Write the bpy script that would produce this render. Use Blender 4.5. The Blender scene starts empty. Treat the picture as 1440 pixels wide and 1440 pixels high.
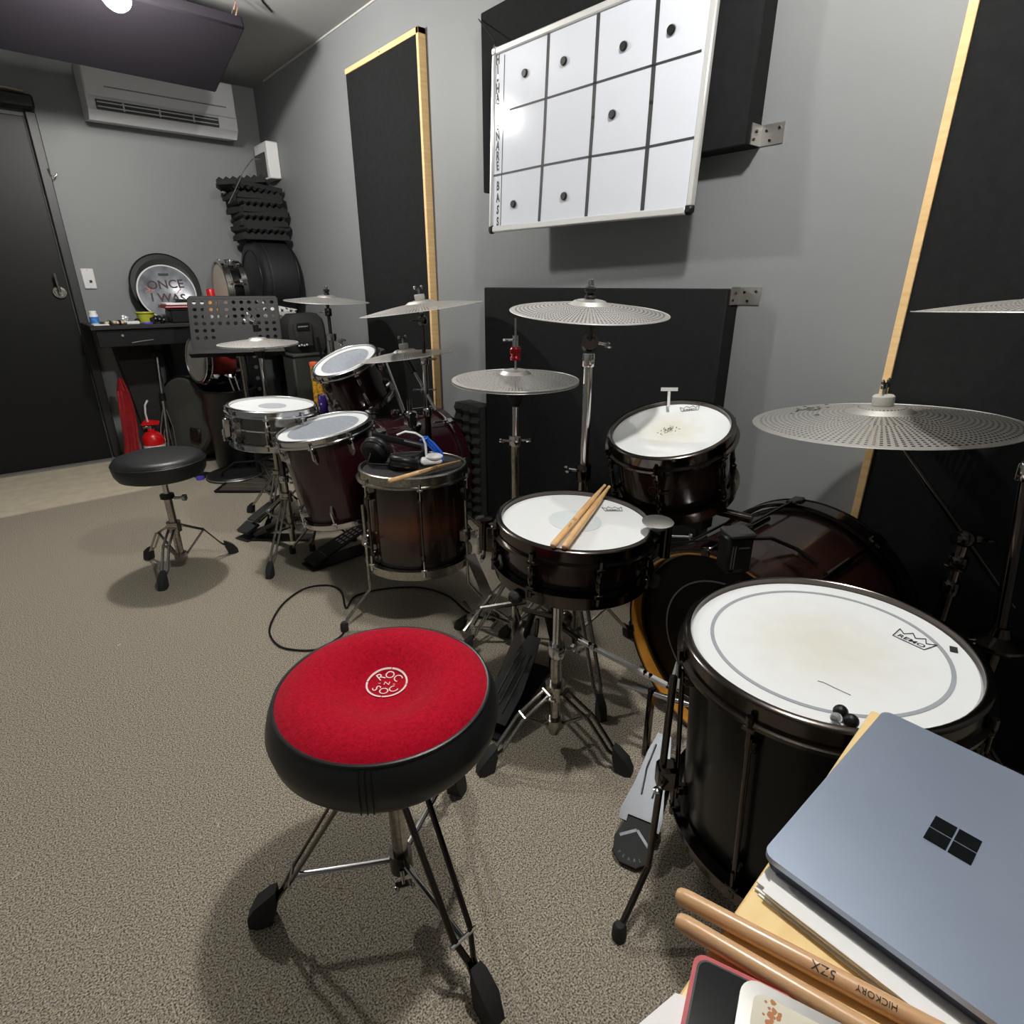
import bpy, bmesh, math, random
from mathutils import Matrix, Vector
import numpy as np
random.seed(7)
SC = bpy.context.scene
COL = SC.collection
V = Vector
PI = math.pi

# ---------------------------------------------------------------- camera, world, exposure
CAM_H, F_PX, YAW, PITCH = 1.14, 815.0, math.radians(40.2), math.atan(320 / 815.0)
FWD = V((math.sin(YAW) * math.cos(PITCH), math.cos(YAW) * math.cos(PITCH), -math.sin(PITCH)))
RGT = V((math.cos(YAW), -math.sin(YAW), 0))
UPV = RGT.cross(FWD)
EYE = V((0, 0, CAM_H))
cd = bpy.data.cameras.new('camera'); cam = bpy.data.objects.new('camera', cd); COL.objects.link(cam)
cd.sensor_width = 36; cd.lens = F_PX / 1440 * 36; cd.clip_start = 0.02; cd.clip_end = 60
m3 = Matrix((RGT, UPV, -FWD)).transposed()
cam.matrix_world = Matrix.Translation(EYE) @ m3.to_4x4()
SC.camera = cam
w = bpy.data.worlds.new('world'); SC.world = w; w.use_nodes = True
w.node_tree.nodes['Background'].inputs[0].default_value = (0.5, 0.5, 0.52, 1)
w.node_tree.nodes['Background'].inputs[1].default_value = 0.02
SC.view_settings.view_transform = 'Standard'
SC.view_settings.look = 'None'
SC.view_settings.gamma = 1
SC.view_settings.use_curve_mapping = False
SC.view_settings.exposure = 0.0
SC.cycles.use_denoising = True
SC.cycles.max_bounces = 8
LAMP = 850.0            # radiance of the bare LED bulbs that light the room
BULB_R = 0.05
BULBS = [(0.80, 0.50, 2.31), (0.618, 3.0, 2.135)]

def at(u, v, x=None, y=None, z=None, d=None):
    """the place in the room that the ray through a point of the photograph meets on a plane of the room"""
    r = RGT * (u - 720) + UPV * (720 - v) + FWD * F_PX
    if x is not None: t = (x - EYE.x) / r.x
    elif y is not None: t = (y - EYE.y) / r.y
    elif z is not None: t = (z - EYE.z) / r.z
    else: t = d / F_PX
    return EYE + r * t
def atp(u, v, p, n):
    r = RGT * (u - 720) + UPV * (720 - v) + FWD * F_PX
    return EYE + r * ((V(p) - EYE).dot(V(n)) / r.dot(V(n)))

# ---------------------------------------------------------------- materials
def lin(c):
    c = [x / 255 for x in c]
    return tuple((x / 12.92 if x <= .04045 else ((x + .055) / 1.055) ** 2.4) for x in c) + (1,)
MATS = {}
def mat(name, rgb, rough=.5, metal=0, noise=None, bump=None, coat=0, emit=None, spec=None, trans=0, alpha=None, sheen=0):
    m = bpy.data.materials.new(name); m.use_nodes = True; MATS[name] = m
    nt = m.node_tree; b = nt.nodes['Principled BSDF']
    b.inputs['Base Color'].default_value = lin(rgb); b.inputs['Roughness'].default_value = rough; b.inputs['Metallic'].default_value = metal
    if coat: b.inputs['Coat Weight'].default_value = coat; b.inputs['Coat Roughness'].default_value = .05
    if spec is not None: b.inputs['Specular IOR Level'].default_value = spec
    if trans: b.inputs['Transmission Weight'].default_value = trans
    if sheen: b.inputs['Sheen Weight'].default_value = sheen; b.inputs['Sheen Roughness'].default_value = .5
    if emit: b.inputs['Emission Color'].default_value = lin(rgb); b.inputs['Emission Strength'].default_value = emit
    tc = None
    def coords(scale, sy=None):
        nonlocal tc
        if tc is None: tc = nt.nodes.new('ShaderNodeTexCoord')
        mp = nt.nodes.new('ShaderNodeMapping'); nt.links.new(tc.outputs['Object'], mp.inputs[0])
        mp.inputs['Scale'].default_value = scale if isinstance(scale, tuple) else (scale,) * 3
        return mp
    if noise:                      # (scale, rgb2, lo, hi[, detail])
        n = nt.nodes.new('ShaderNodeTexNoise'); n.inputs['Scale'].default_value = 1; n.inputs['Detail'].default_value = noise[4] if len(noise) > 4 else 4
        nt.links.new(coords(noise[0]).outputs[0], n.inputs['Vector'])
        r = nt.nodes.new('ShaderNodeValToRGB'); r.color_ramp.elements[0].position = noise[2]; r.color_ramp.elements[1].position = noise[3]
        r.color_ramp.elements[0].color = lin(rgb); r.color_ramp.elements[1].color = lin(noise[1])
        nt.links.new(n.outputs[0], r.inputs[0]); nt.links.new(r.outputs[0], b.inputs['Base Color'])
    if bump:                       # (scale, strength, distance)
        n = nt.nodes.new('ShaderNodeTexNoise'); n.inputs['Scale'].default_value = 1; n.inputs['Detail'].default_value = 3
        nt.links.new(coords(bump[0]).outputs[0], n.inputs['Vector'])
        bp = nt.nodes.new('ShaderNodeBump'); bp.inputs['Strength'].default_value = bump[1]; bp.inputs['Distance'].default_value = bump[2]
        nt.links.new(n.outputs[0], bp.inputs['Height']); nt.links.new(bp.outputs[0], b.inputs['Normal'])
    return m
wall_m = mat('wall_paint', (126, 129, 131), .55, noise=(1.3, (132, 135, 136), .3, .7), bump=(260, .12, .002))
ceil_m = mat('ceiling_paint', (150, 151, 150), .7, bump=(200, .1, .002))
carpet_m = mat('carpet', (72, 66, 58), .95, noise=(310, (204, 194, 176), .36, .66, 4), bump=(420, .35, .004), spec=.1)
conc_m = mat('pale_strip', (186, 176, 154), .8, noise=(14, (204, 194, 172), .3, .7), bump=(90, .2, .003))
door_m = mat('door_black', (21, 22, 23), .45, spec=.25, bump=(120, .05, .001))
frame_m = mat('door_trim', (36, 37, 39), .45)
fab_m = mat('black_fabric', (27, 28, 29), .95, noise=(40, (32, 33, 34), .3, .7), bump=(900, .4, .001), spec=.15)
fab2_m = mat('cloud_fabric', (33, 30, 36), .9, bump=(700, .4, .001), spec=.2)
wood_m = mat('pine', (222, 184, 128), .5, noise=((6, 6, 90), (236, 203, 150), .3, .7), bump=((20, 20, 300), .1, .001))
ply_m = mat('pine_board', (230, 198, 134), .42, noise=((6, 70, 70), (240, 212, 154), .25, .75), coat=.15)
stick_m = mat('hickory', (214, 170, 116), .35, noise=((30, 30, 30), (228, 190, 140), .3, .7), coat=.25)
stickb_m = mat('hickory_brown', (196, 152, 110), .3, noise=((30, 30, 8), (214, 174, 132), .3, .7), coat=.3)
chrome = mat('chrome', (205, 205, 205), .13, 1)
chromed = mat('worn_chrome', (150, 147, 140), .25, 1, noise=(120, (190, 186, 178), .3, .7))
nickel = mat('black_nickel', (92, 86, 82), .16, 1)
steel = mat('zinc_bracket', (190, 188, 184), .4, 1)
alu = mat('aluminium', (228, 228, 228), .45, .25)
cym_m = mat('cymbal_metal', (224, 222, 217), .5, 1, noise=(400, (206, 204, 200), .3, .7))
head_m = mat('coated_head', (223, 226, 228), .6)
headring_m = mat('grey_ring', (150, 156, 162), .6)
clear_m = mat('frosted_head', (150, 156, 166), .3, noise=(60, (172, 178, 188), .3, .7))
dot_m = mat('head_dot', (205, 213, 216), .55)
blackhead_m = mat('black_head', (13, 13, 14), .5, spec=.2)
mesh_m = mat('mesh_pad', (26, 26, 28), .8, bump=(700, .5, .001))
ink_m = mat('ink', (38, 38, 42), .6)
rubber = mat('rubber', (34, 35, 36), .75, bump=(300, .15, .001))
plastic = mat('black_plastic', (20, 20, 22), .45, spec=.3)
leath = mat('black_vinyl', (28, 29, 31), .42, bump=(260, .15, .001))
red_m = mat('red_velour', (150, 4, 28), .95, noise=(200, (186, 14, 44), .3, .72), bump=(500, .6, .002), spec=.1, sheen=.06)
white_m = mat('white_plastic', (222, 222, 222), .4)
acw_m = mat('aircon_white', (214, 215, 218), .42)
board_m = mat('whiteboard', (208, 213, 222), .09)
burst_a = None
burg_m = mat('burgundy_lacquer', (46, 12, 22), .2, noise=(3, (38, 10, 18), .3, .7), coat=.35)
wbrown_m = mat('dark_lacquer', (34, 22, 20), .22, coat=.5)
foam_m = mat('acoustic_foam', (33, 34, 35), .95, bump=(500, .4, .001))
amber_m = mat('amber_hoop', (186, 124, 42), .3, noise=((20, 20, 20), (212, 150, 62), .3, .7), coat=.4)
glass_m = mat('screen_glass', (18, 20, 23), .08)
lap_m = mat('laptop_slate', (156, 170, 192), .34, .6, noise=(5, (168, 181, 202), .3, .7))
lapd_m = mat('laptop_edge', (74, 78, 90), .35, .6)
paper_m = mat('paper', (236, 236, 236), .7)
redp = mat('red_plastic', (200, 16, 22), .3)
redcloth = mat('red_cloth', (150, 22, 30), .75, bump=(60, .5, .01))
blue_m = mat('blue_cord', (24, 92, 205), .5)
purple_m = mat('violet_plastic', (84, 72, 190), .4)
yellow_m = mat('lime_plastic', (176, 178, 58), .4)
beige_m = mat('beige', (206, 190, 156), .7)
orange_m = mat('orange_print', (232, 150, 36), .4, noise=(60, (90, 120, 40), .45, .6))
olive_m = mat('olive_grey', (58, 59, 55), .7)
tin_m = mat('tin', (150, 150, 148), .3, .9)
card_m = mat('stained_paper', (222, 218, 202), .65, noise=(22, (205, 200, 182), .3, .7))
rust_m = mat('rust_stain', (176, 116, 70), .7)
chip_m = mat('wood_chip', (236, 218, 188), .8)
bulb_m = mat('led_bulb', (255, 251, 245), .5, emit=LAMP)
copper_m = mat('rose_glint', (200, 150, 126), .2, .8)
felt_m = mat('grey_felt', (176, 174, 168), .95, bump=(500, .5, .002))
redal_m = mat('red_clutch', (150, 18, 34), .3, .5)

def burst(name, axis_len, mid, edge, glow):
    """sunburst lacquer: brown in the middle of the shell's height, black towards both rims"""
    m = mat(name, mid, .2, coat=.5); nt = m.node_tree; b = nt.nodes['Principled BSDF']
    tc = nt.nodes.new('ShaderNodeTexCoord'); sx = nt.nodes.new('ShaderNodeSeparateXYZ'); nt.links.new(tc.outputs['Object'], sx.inputs[0])
    a = nt.nodes.new('ShaderNodeMath'); a.operation = 'MULTIPLY_ADD'; a.inputs[1].default_value = 2 / axis_len; a.inputs[2].default_value = 1
    nt.links.new(sx.outputs['Z'], a.inputs[0])
    c = nt.nodes.new('ShaderNodeMath'); c.operation = 'ABSOLUTE'; nt.links.new(a.outputs[0], c.inputs[0])
    n = nt.nodes.new('ShaderNodeTexNoise'); n.inputs['Scale'].default_value = 5; nt.links.new(tc.outputs['Object'], n.inputs['Vector'])
    s = nt.nodes.new('ShaderNodeMath'); s.operation = 'MULTIPLY_ADD'; s.inputs[1].default_value = .25; nt.links.new(n.outputs[0], s.inputs[0]); nt.links.new(c.outputs[0], s.inputs[2])
    r = nt.nodes.new('ShaderNodeValToRGB'); e = r.color_ramp.elements
    e[0].position = .12; e[0].color = lin(glow); e[1].position = .95; e[1].color = lin(edge)
    k = e.new(.5); k.color = lin(mid)
    nt.links.new(s.outputs[0], r.inputs[0]); nt.links.new(r.outputs[0], b.inputs['Base Color'])
    return m
burst_tom = burst('brown_burst_tom', .37, (42, 23, 18), (18, 14, 14), (84, 43, 24))
burst_small = burst('brown_burst_small', .2, (40, 24, 21), (22, 16, 16), (58, 34, 28))
burst_bass = burst('brown_burst_bass', .4, (56, 32, 26), (24, 18, 17), (70, 40, 32))
burst_snare = burst('brown_burst_snare', .14, (38, 20, 22), (22, 16, 17), (52, 20, 26))

def head_wear(name, spot, r0, r1):
    """coated head with a worn, yellowed patch about its middle"""
    m = mat(name, (232, 234, 235), .6); nt = m.node_tree; b = nt.nodes['Principled BSDF']
    tc = nt.nodes.new('ShaderNodeTexCoord'); ln = nt.nodes.new('ShaderNodeVectorMath'); ln.operation = 'LENGTH'
    nt.links.new(tc.outputs['Object'], ln.inputs[0])
    n = nt.nodes.new('ShaderNodeTexNoise'); n.inputs['Scale'].default_value = 24; nt.links.new(tc.outputs['Object'], n.inputs['Vector'])
    a = nt.nodes.new('ShaderNodeMath'); a.operation = 'MULTIPLY_ADD'; a.inputs[1].default_value = .09; nt.links.new(n.outputs[0], a.inputs[0]); nt.links.new(ln.outputs['Value'], a.inputs[2])
    r = nt.nodes.new('ShaderNodeValToRGB'); e = r.color_ramp.elements
    e[0].position = r0; e[0].color = lin(spot); e[1].position = r1; e[1].color = lin((226, 229, 231))
    nt.links.new(a.outputs[0], r.inputs[0]); nt.links.new(r.outputs[0], b.inputs['Base Color'])
    return m
wear_rack = head_wear('head_worn_rack', (214, 212, 198), .06, .15)
wear_floor = head_wear('head_worn_floor', (214, 214, 206), .07, .19)

# ---------------------------------------------------------------- mesh builder
def frame(p, zaxis, spin=0):
    z = V(zaxis).normalized(); x = V((1, 0, 0)) if abs(z.x) < .9 else V((0, 1, 0))
    x = (x - z * x.dot(z)).normalized(); y = z.cross(x)
    return Matrix.Translation(V(p)) @ Matrix((x, y, z)).transposed().to_4x4() @ Matrix.Rotation(spin, 4, 'Z')
WM = {}
class MB:
    def __init__(s): s.v = []; s.f = []
    def add(s, vs, fs, M=None):
        k = len(s.v)
        s.v += [tuple(M @ V(p)) if M is not None else tuple(p) for p in vs]
        s.f += [tuple(i + k for i in f) for f in fs]
        return s
    def cyl(s, p0, p1, r0, r1=None, n=14, caps=True):
        p0, p1 = V(p0), V(p1); r1 = r0 if r1 is None else r1
        M = frame(p0, p1 - p0); L = (p1 - p0).length
        vs = [(r * math.cos(2 * PI * i / n), r * math.sin(2 * PI * i / n), z) for r, z in ((r0, 0), (r1, L)) for i in range(n)]
        fs = [(i, (i + 1) % n, n + (i + 1) % n, n + i) for i in range(n)]
        if caps: fs += [tuple(range(n - 1, -1, -1)), tuple(range(n, 2 * n))]
        return s.add(vs, fs, M)
    def tube(s, pts, r, n=8, closed=False, flat=None):
        pts = [V(p) for p in pts]; m = len(pts); vs = []; prev = None
        for i, p in enumerate(pts):
            a = pts[i - 1] if (i or closed) else pts[i]; b = pts[(i + 1) % m] if (i < m - 1 or closed) else pts[i]
            t = (b - a).normalized()
            if prev is None:
                u = V((0, 0, 1)) if abs(t.z) < .9 else V((1, 0, 0)); u = (u - t * u.dot(t)).normalized()
            else: u = (prev - t * prev.dot(t)).normalized()
            prev = u; q = t.cross(u); ri = r[i] if isinstance(r, (list, tuple)) else r
            ru = ri if flat is None else flat
            for k in range(n):
                c = 2 * PI * k / n; vs.append(p + u * (ru * math.cos(c)) + q * (ri * math.sin(c)))
        fs = []
        for i in range(m if closed else m - 1):
            j = (i + 1) % m
            for k in range(n): fs.append((i * n + k, i * n + (k + 1) % n, j * n + (k + 1) % n, j * n + k))
        if not closed: fs += [tuple(range(n - 1, -1, -1)), tuple(range((m - 1) * n, m * n))]
        return s.add(vs, fs)
    def lathe(s, prof, n=48, M=None, closed=False, cap=True):
        m = len(prof); vs = []; fs = []
        for r, z in prof:
            for k in range(n): vs.append((r * math.cos(2 * PI * k / n), r * math.sin(2 * PI * k / n), z))
        for i in range(m if closed else m - 1):
            j = (i + 1) % m
            for k in range(n): fs.append((i * n + k, i * n + (k + 1) % n, j * n + (k + 1) % n, j * n + k))
        if not closed and cap:
            if prof[0][0] > 1e-6: fs.append(tuple(range(n - 1, -1, -1)))
            if prof[-1][0] > 1e-6: fs.append(tuple(range((m - 1) * n, m * n)))
        return s.add(vs, fs, M)
    def ring(s, ro, ri, z0, z1, n=64, M=None):
        return s.lathe([(ro, z0), (ro, z1), (ri, z1), (ri, z0)], n, M, True)
    def box(s, c, size, M=None, bev=0.0):
        hx, hy, hz = [k / 2 for k in size]; c = V(c); b = min(bev, hx * .9, hy * .9, hz * .9)
        if b <= 0:
            vs = [c + V((x * hx, y * hy, z * hz)) for x in (-1, 1) for y in (-1, 1) for z in (-1, 1)]
            return s.add(vs, [(0, 1, 3, 2), (4, 6, 7, 5), (0, 4, 5, 1), (2, 3, 7, 6), (0, 2, 6, 4), (1, 5, 7, 3)], M)
        pts = []
        for x in (-1, 1):
            for y in (-1, 1):
                for z in (-1, 1):
                    pts += [(x * hx, y * (hy - b), z * (hz - b)), (x * (hx - b), y * hy, z * (hz - b)), (x * (hx - b), y * (hy - b), z * hz)]
        return s.hull([c + V(p) for p in pts], M)
    def hull(s, pts, M=None):
        bm = bmesh.new()
        for p in pts: bm.verts.new(p)
        bmesh.ops.remove_doubles(bm, verts=bm.verts, dist=1e-6)
        r = bmesh.ops.convex_hull(bm, input=bm.verts)
        bmesh.ops.dissolve_limit(bm, angle_limit=.01, verts=bm.verts, edges=bm.edges)
        bmesh.ops.recalc_face_normals(bm, faces=bm.faces)
        bm.verts.index_update()
        idx = {v: i for i, v in enumerate(bm.verts)}
        s.add([v.co.copy() for v in bm.verts], [tuple(idx[v] for v in f.verts) for f in bm.faces], M)
        bm.free(); return s
    def ball(s, c, r, M=None, n=16, sc=(1, 1, 1)):
        m = n // 2; prof = [(math.sin(PI * i / m), -math.cos(PI * i / m)) for i in range(m + 1)]
        vs = []; fs = []
        for i in range(m + 1):
            for k in range(n): vs.append((c[0] + r * sc[0] * prof[i][0] * math.cos(2 * PI * k / n), c[1] + r * sc[1] * prof[i][0] * math.sin(2 * PI * k / n), c[2] + r * sc[2] * prof[i][1]))
        for i in range(m):
            for k in range(n): fs.append((i * n + k, i * n + (k + 1) % n, (i + 1) * n + (k + 1) % n, (i + 1) * n + k))
        return s.add(vs, fs, M)
    def torus(s, R, r, M=None, n=40, m=8):
        return s.lathe([(R + r * math.cos(2 * PI * i / m), r * math.sin(2 * PI * i / m)) for i in range(m)], n, M, True)
    def prism(s, poly, z0, z1, M=None):
        n = len(poly); vs = [(x, y, z) for z in (z0, z1) for x, y in poly]
        fs = [tuple(range(n - 1, -1, -1)), tuple(range(n, 2 * n))] + [(i, (i + 1) % n, n + (i + 1) % n, n + i) for i in range(n)]
        return s.add(vs, fs, M)
    def stroke(s, pts, wd, z, M=None, th=.0006):
        """flat inked line in a plane"""
        for a, b in zip(pts[:-1], pts[1:]):
            a, b = V((a[0], a[1], 0)), V((b[0], b[1], 0)); t = (b - a)
            if t.length < 1e-7: continue
            t.normalize(); q = V((-t.y, t.x, 0)) * wd / 2; a -= t * wd * .3; b += t * wd * .3
            s.prism([(a - q)[:2], (b - q)[:2], (b + q)[:2], (a + q)[:2]], z, z + th, M)
        return s
    def text(s, txt, size, M, squash=1.0, z=.0, bold=0.0):
        vs, fs = text_mesh(txt, bold)
        return s.add([(p[0] * size * squash, p[1] * size, p[2] + z) for p in vs], fs, M)
    def build(s, name, m, parent=None, local=False, smooth=True, angle=38):
        me = bpy.data.meshes.new(name); vs = s.v
        W = WM.get(parent.name) if parent is not None else None
        if W is not None and not local:
            I = W.inverted(); vs = [I @ V(p) for p in vs]
        me.from_pydata([tuple(p) for p in vs], [], s.f); me.update()
        bm = bmesh.new(); bm.from_mesh(me); bmesh.ops.recalc_face_normals(bm, faces=bm.faces); bm.to_mesh(me); bm.free()
        if smooth:
            me.shade_smooth(); me.set_sharp_from_angle(angle=math.radians(angle))
        me.materials.append(m)
        o = bpy.data.objects.new(name, me); COL.objects.link(o)
        if parent is not None: o.parent = parent; WM[o.name] = W if W is not None else Matrix()
        else: WM[o.name] = Matrix()
        return o
_TX = {}
def text_mesh(t, bold=0.0):
    if (t, bold) not in _TX:
        c = bpy.data.curves.new('t', 'FONT'); c.body = t; c.size = 1; c.align_x = 'CENTER'; c.align_y = 'CENTER'; c.resolution_u = 3; c.offset = bold
        o = bpy.data.objects.new('t', c); COL.objects.link(o); bpy.context.view_layer.update()
        me = o.evaluated_get(bpy.context.evaluated_depsgraph_get()).to_mesh()
        _TX[(t, bold)] = ([tuple(v.co) for v in me.vertices], [tuple(p.vertices) for p in me.polygons])
        bpy.data.objects.remove(o); bpy.data.curves.remove(c)
    return _TX[(t, bold)]
def tag(o, label, cat, group=None):
    o['label'] = label; o['category'] = cat
    if group: o['group'] = group
    return o
def thing(name, label, cat, p=(0, 0, 0), M=None, group=None):
    o = bpy.data.objects.new(name, None); COL.objects.link(o); o.empty_display_size = .05
    M = M if M is not None else Matrix.Translation(V(p))
    o.matrix_world = M; WM[o.name] = M.copy()
    return tag(o, label, cat, group)
def struct(name, mb, m, parent=None, **k):
    o = mb.build(name, m, parent, **k)
    if parent is None: o['kind'] = 'structure'
    return o
def linked(src, name, parent, M):
    """another piece with the same mesh, placed by M in its thing's own frame"""
    o = src.copy(); o.name = name; COL.objects.link(o); o.parent = parent; o.matrix_local = M; WM[o.name] = WM[parent.name]
    return o

# ================================================================ THE ROOM
XR, YB, XL, YF, ZC = 1.73, 4.82, -1.35, -2.6, 2.40
struct('floor', MB().box(((XR + XL) / 2, (YB + YF) / 2, -.05), (XR - XL, YB - YF, .1)), carpet_m)
struct('ceiling', MB().box(((XR + XL) / 2, (YB + YF) / 2, ZC + .05), (XR - XL + .4, YB - YF + .4, .1)), ceil_m)
struct('wall_right', MB().box((XR + .05, (YB + YF) / 2, ZC / 2), (.1, YB - YF, ZC)), wall_m)
struct('wall_back', MB().box(((XR + XL) / 2, YB + .05, ZC / 2), (XR - XL + .2, .1, ZC)), wall_m)
struct('wall_left', MB().box((XL - .05, (YB + YF) / 2, ZC / 2), (.1, YB - YF, ZC)), wall_m)
struct('wall_front', MB().box(((XR + XL) / 2, YF - .05, ZC / 2), (XR - XL + .2, .1, ZC)), wall_m)
struct('trim_1', MB().box((XR - .004, 1.6, ZC - .004), (.008, 6.0, .008)), mat('joint_highlight', (186, 186, 182), .6))  # light grey strip, the highlight along the ceiling joint put into its colour
# pale bare strip of floor in front of the door
p = [(-1.34, YB - .012), (.46, YB - .012), (.44, 4.32), (.52, 3.97), (.45, 3.9), (-.23, 3.88), (-1.34, 3.87)]
struct('trim_2', MB().prism(p, 0, .006), conc_m)
# door in the back wall
dr = MB().box((-.03, YB - .022, 1.02), (.84, .04, 2.03), bev=.004)
door = struct('door_1', dr, door_m)
fm = MB().box((.425, YB - .018, 1.03), (.05, .06, 2.06), bev=.004).box((-.485, YB - .018, 1.03), (.05, .06, 2.06), bev=.004).box((-.03, YB - .018, 2.085), (.96, .06, .05), bev=.004)
fm.build('door_frame', frame_m, door)
hd = MB()
q = at(84, 411, y=YB - .05)
hd.cyl((q.x, YB - .046, q.z), (q.x, YB - .06, q.z), .034, n=24).cyl((q.x, YB - .06, q.z), (q.x, YB - .1, q.z), .009)
hd.tube([(q.x, YB - .095, q.z), (q.x - .005, YB - .1, q.z + .06), (q.x - .006, YB - .1, q.z + .11)], .008)
h = hd.build('door_handle', chromed, door)
MB().torus(.024, .004, frame((q.x, YB - .062, q.z), (0, 1, 0))).build('escutcheon_ring', steel, h)
cl = MB().box((.2, YB - .075, 2.1), (.5, .07, .07), bev=.01)
dc = cl.build('door_closer', plastic, door)
MB().tube([(-.2, YB - .03, 2.15), (0, YB - .04, 2.143), (.2, YB - .04, 2.15), (.34, YB - .03, 2.165), (.42, YB - .025, 2.16)], .006).build('closer_cable', beige_m, door)
MB().tube([at(68, 240, y=YB - .05) + V((0, 0, .01)), at(71, 246, y=YB - .06), at(76, 249, y=YB - .06), at(80, 246, y=YB - .06), at(79, 242, y=YB - .06)], .004).build('hook', chromed, door)
# threshold strip
struct('trim_3', MB().box((-.03, YB - .05, .008), (.9, .1, .016), bev=.003), mat('threshold', (120, 117, 112), .6))

# ---------------------------------------------------------------- lamps
def lamp(name, label, p):
    t = thing(name, label, 'lamp', (p[0], p[1], ZC))
    x, y, z = p
    MB().cyl((x, y, ZC), (x, y, ZC - .02), .045, n=24).build('ceiling_rose', white_m, t)
    if ZC - .02 - (z + .075) > .01: MB().cyl((x, y, ZC - .02), (x, y, z + .075), .004, n=8).build('cord', plastic, t)
    MB().cyl((x, y, z + .08), (x, y, z + BULB_R * .8), .018, .022, n=16).build('lamp_holder', white_m, t)
    MB().ball((x, y, z), BULB_R, n=16).build('bulb', bulb_m, t)
lamp('ceiling_lamp', 'bare white bulb hanging by the near edge of the tilted ceiling panel', BULBS[1])
lamp('ceiling_lamp', 'bare white bulb on the ceiling above the red drum stool', BULBS[0])

# ---------------------------------------------------------------- tilted acoustic panel hung under the ceiling
A = V((1.207, 3.358, 2.25)); B = V((1.177, 3.833, 2.088)); L = V((-.9985, -.054, 0))
e1 = L; e2 = (B - A); dlen = e2.length; e2 = e2.normalized(); e3 = e1.cross(e2).normalized()
if e3.z < 0: e3 = -e3
Mc = Matrix((e1, e2, e3)).transposed().to_4x4(); Mc.translation = A
t = thing('ceiling_acoustic_panel', 'dark fabric acoustic panel hung tilted under the ceiling before the air conditioner', 'acoustic panel', M=Matrix.Translation(A))
MB().box((.6, dlen / 2, .03), (1.2, dlen, .06), Mc, .008).build('fabric_panel', fab2_m, t)
for a, b in ((.04, .04), (1.16, .04), (.04, dlen - .04), (1.16, dlen - .04)):
    q = Mc @ V((a, b, .06)); MB().cyl(q, (q.x + (.05 if a < .5 else -.02), q.y + .01, ZC), .002, n=6).build('hanging_wire', steel, t)
q = Mc @ V((.03, 0, .05)); MB().tube([q, q + V((.012, -.006, .03)), q + V((.004, -.01, .05)), q + V((-.006, -.004, .02))], .003).build('wire_hook', copper_m, t)
pts = [(1.20, 3.36, ZC - .003), (1.33, 3.3, ZC - .004), (1.43, 3.42, ZC - .004), (1.60, 3.52, ZC - .003)]
tag(MB().tube([(1.16, 3.2, ZC - .004), (1.24, 3.27, ZC - .004), (1.33, 3.42, ZC - .004), (1.4, 3.5, ZC - .004)], .0035, 6).build('ceiling_cable', plastic), 'thin dark cable running along the ceiling beside the hung panel', 'cable')

# ---------------------------------------------------------------- air conditioner
t = thing('air_conditioner', 'white split air conditioner on the back wall above the music stand', 'air conditioner', (1.09, YB, 2.03))
x0, x1, z0, z1, yf = .690, 1.515, 2.04, 2.335, 4.60
pr = [(YB, z0 + .02), (yf + .05, z0), (yf + .004, z0 + .045), (yf, z0 + .1), (yf, z1 - .03), (yf + .025, z1), (YB, z1)]
Mx = Matrix(((0, 0, 1, 0), (1, 0, 0, 0), (0, 1, 0, 0), (0, 0, 0, 1)))
MB().prism(pr, x0, x1, Mx).build('body', acw_m, t)
MB().box(((x0 + x1) / 2, yf - .006, z0 + .205), (x1 - x0 - .004, .012, .19), bev=.005).build('front_panel', acw_m, t)
MB().box(((x0 + x1) / 2 + .02, yf - .0135, z0 + .165), (x1 - x0 - .16, .003, .006)).build('groove', mat('seam_grey', (120, 122, 124), .5), t)
MB().box((1.065, yf + .0, z0 + .073), (.665, .02, .05)).build('outlet', mat('outlet_dark', (46, 48, 50), .5), t)
for zz in (.062, .085): MB().box((1.065, yf - .011, z0 + zz), (.655, .012, .006), bev=.002).build('louver', acw_m, t)
for xx in (.87, 1.06, 1.25): MB().box((xx, yf - .012, z0 + .074), (.008, .006, .04)).build('louver_clip', acw_m, t)
MB().cyl((1.5, yf - .001, z0 + .08), (1.5, yf - .006, z0 + .08), .006, n=12).build('indicator', white_m, t)

# ---------------------------------------------------------------- wall plate and white wall box
t = thing('wall_plate', 'white wall plate with a black socket beside the black door', 'wall plate', (.513, YB, 1.17))
MB().box((.513, YB - .006, 1.174), (.068, .012, .122), bev=.004).build('plate', white_m, t)
MB().box((.52, YB - .014, 1.158), (.014, .006, .014)).build('socket', plastic, t)
for zz in (1.225, 1.122): MB().cyl((.513, YB - .012, zz), (.513, YB - .0145, zz), .0035, n=10).build('screw', steel, t)
t = thing('wall_box', 'white box on the wall in the room corner behind the foam stack', 'wall box', (XR, 4.62, 1.9))
MB().box((1.69, 4.62, 1.925), (.08, .24, .22), bev=.006).build('body', white_m, t)
MB().box((1.648, 4.64, 1.90), (.006, .2, .15), bev=.002).build('dark_window', mat('smoked', (52, 46, 44), .3), t)

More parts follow.
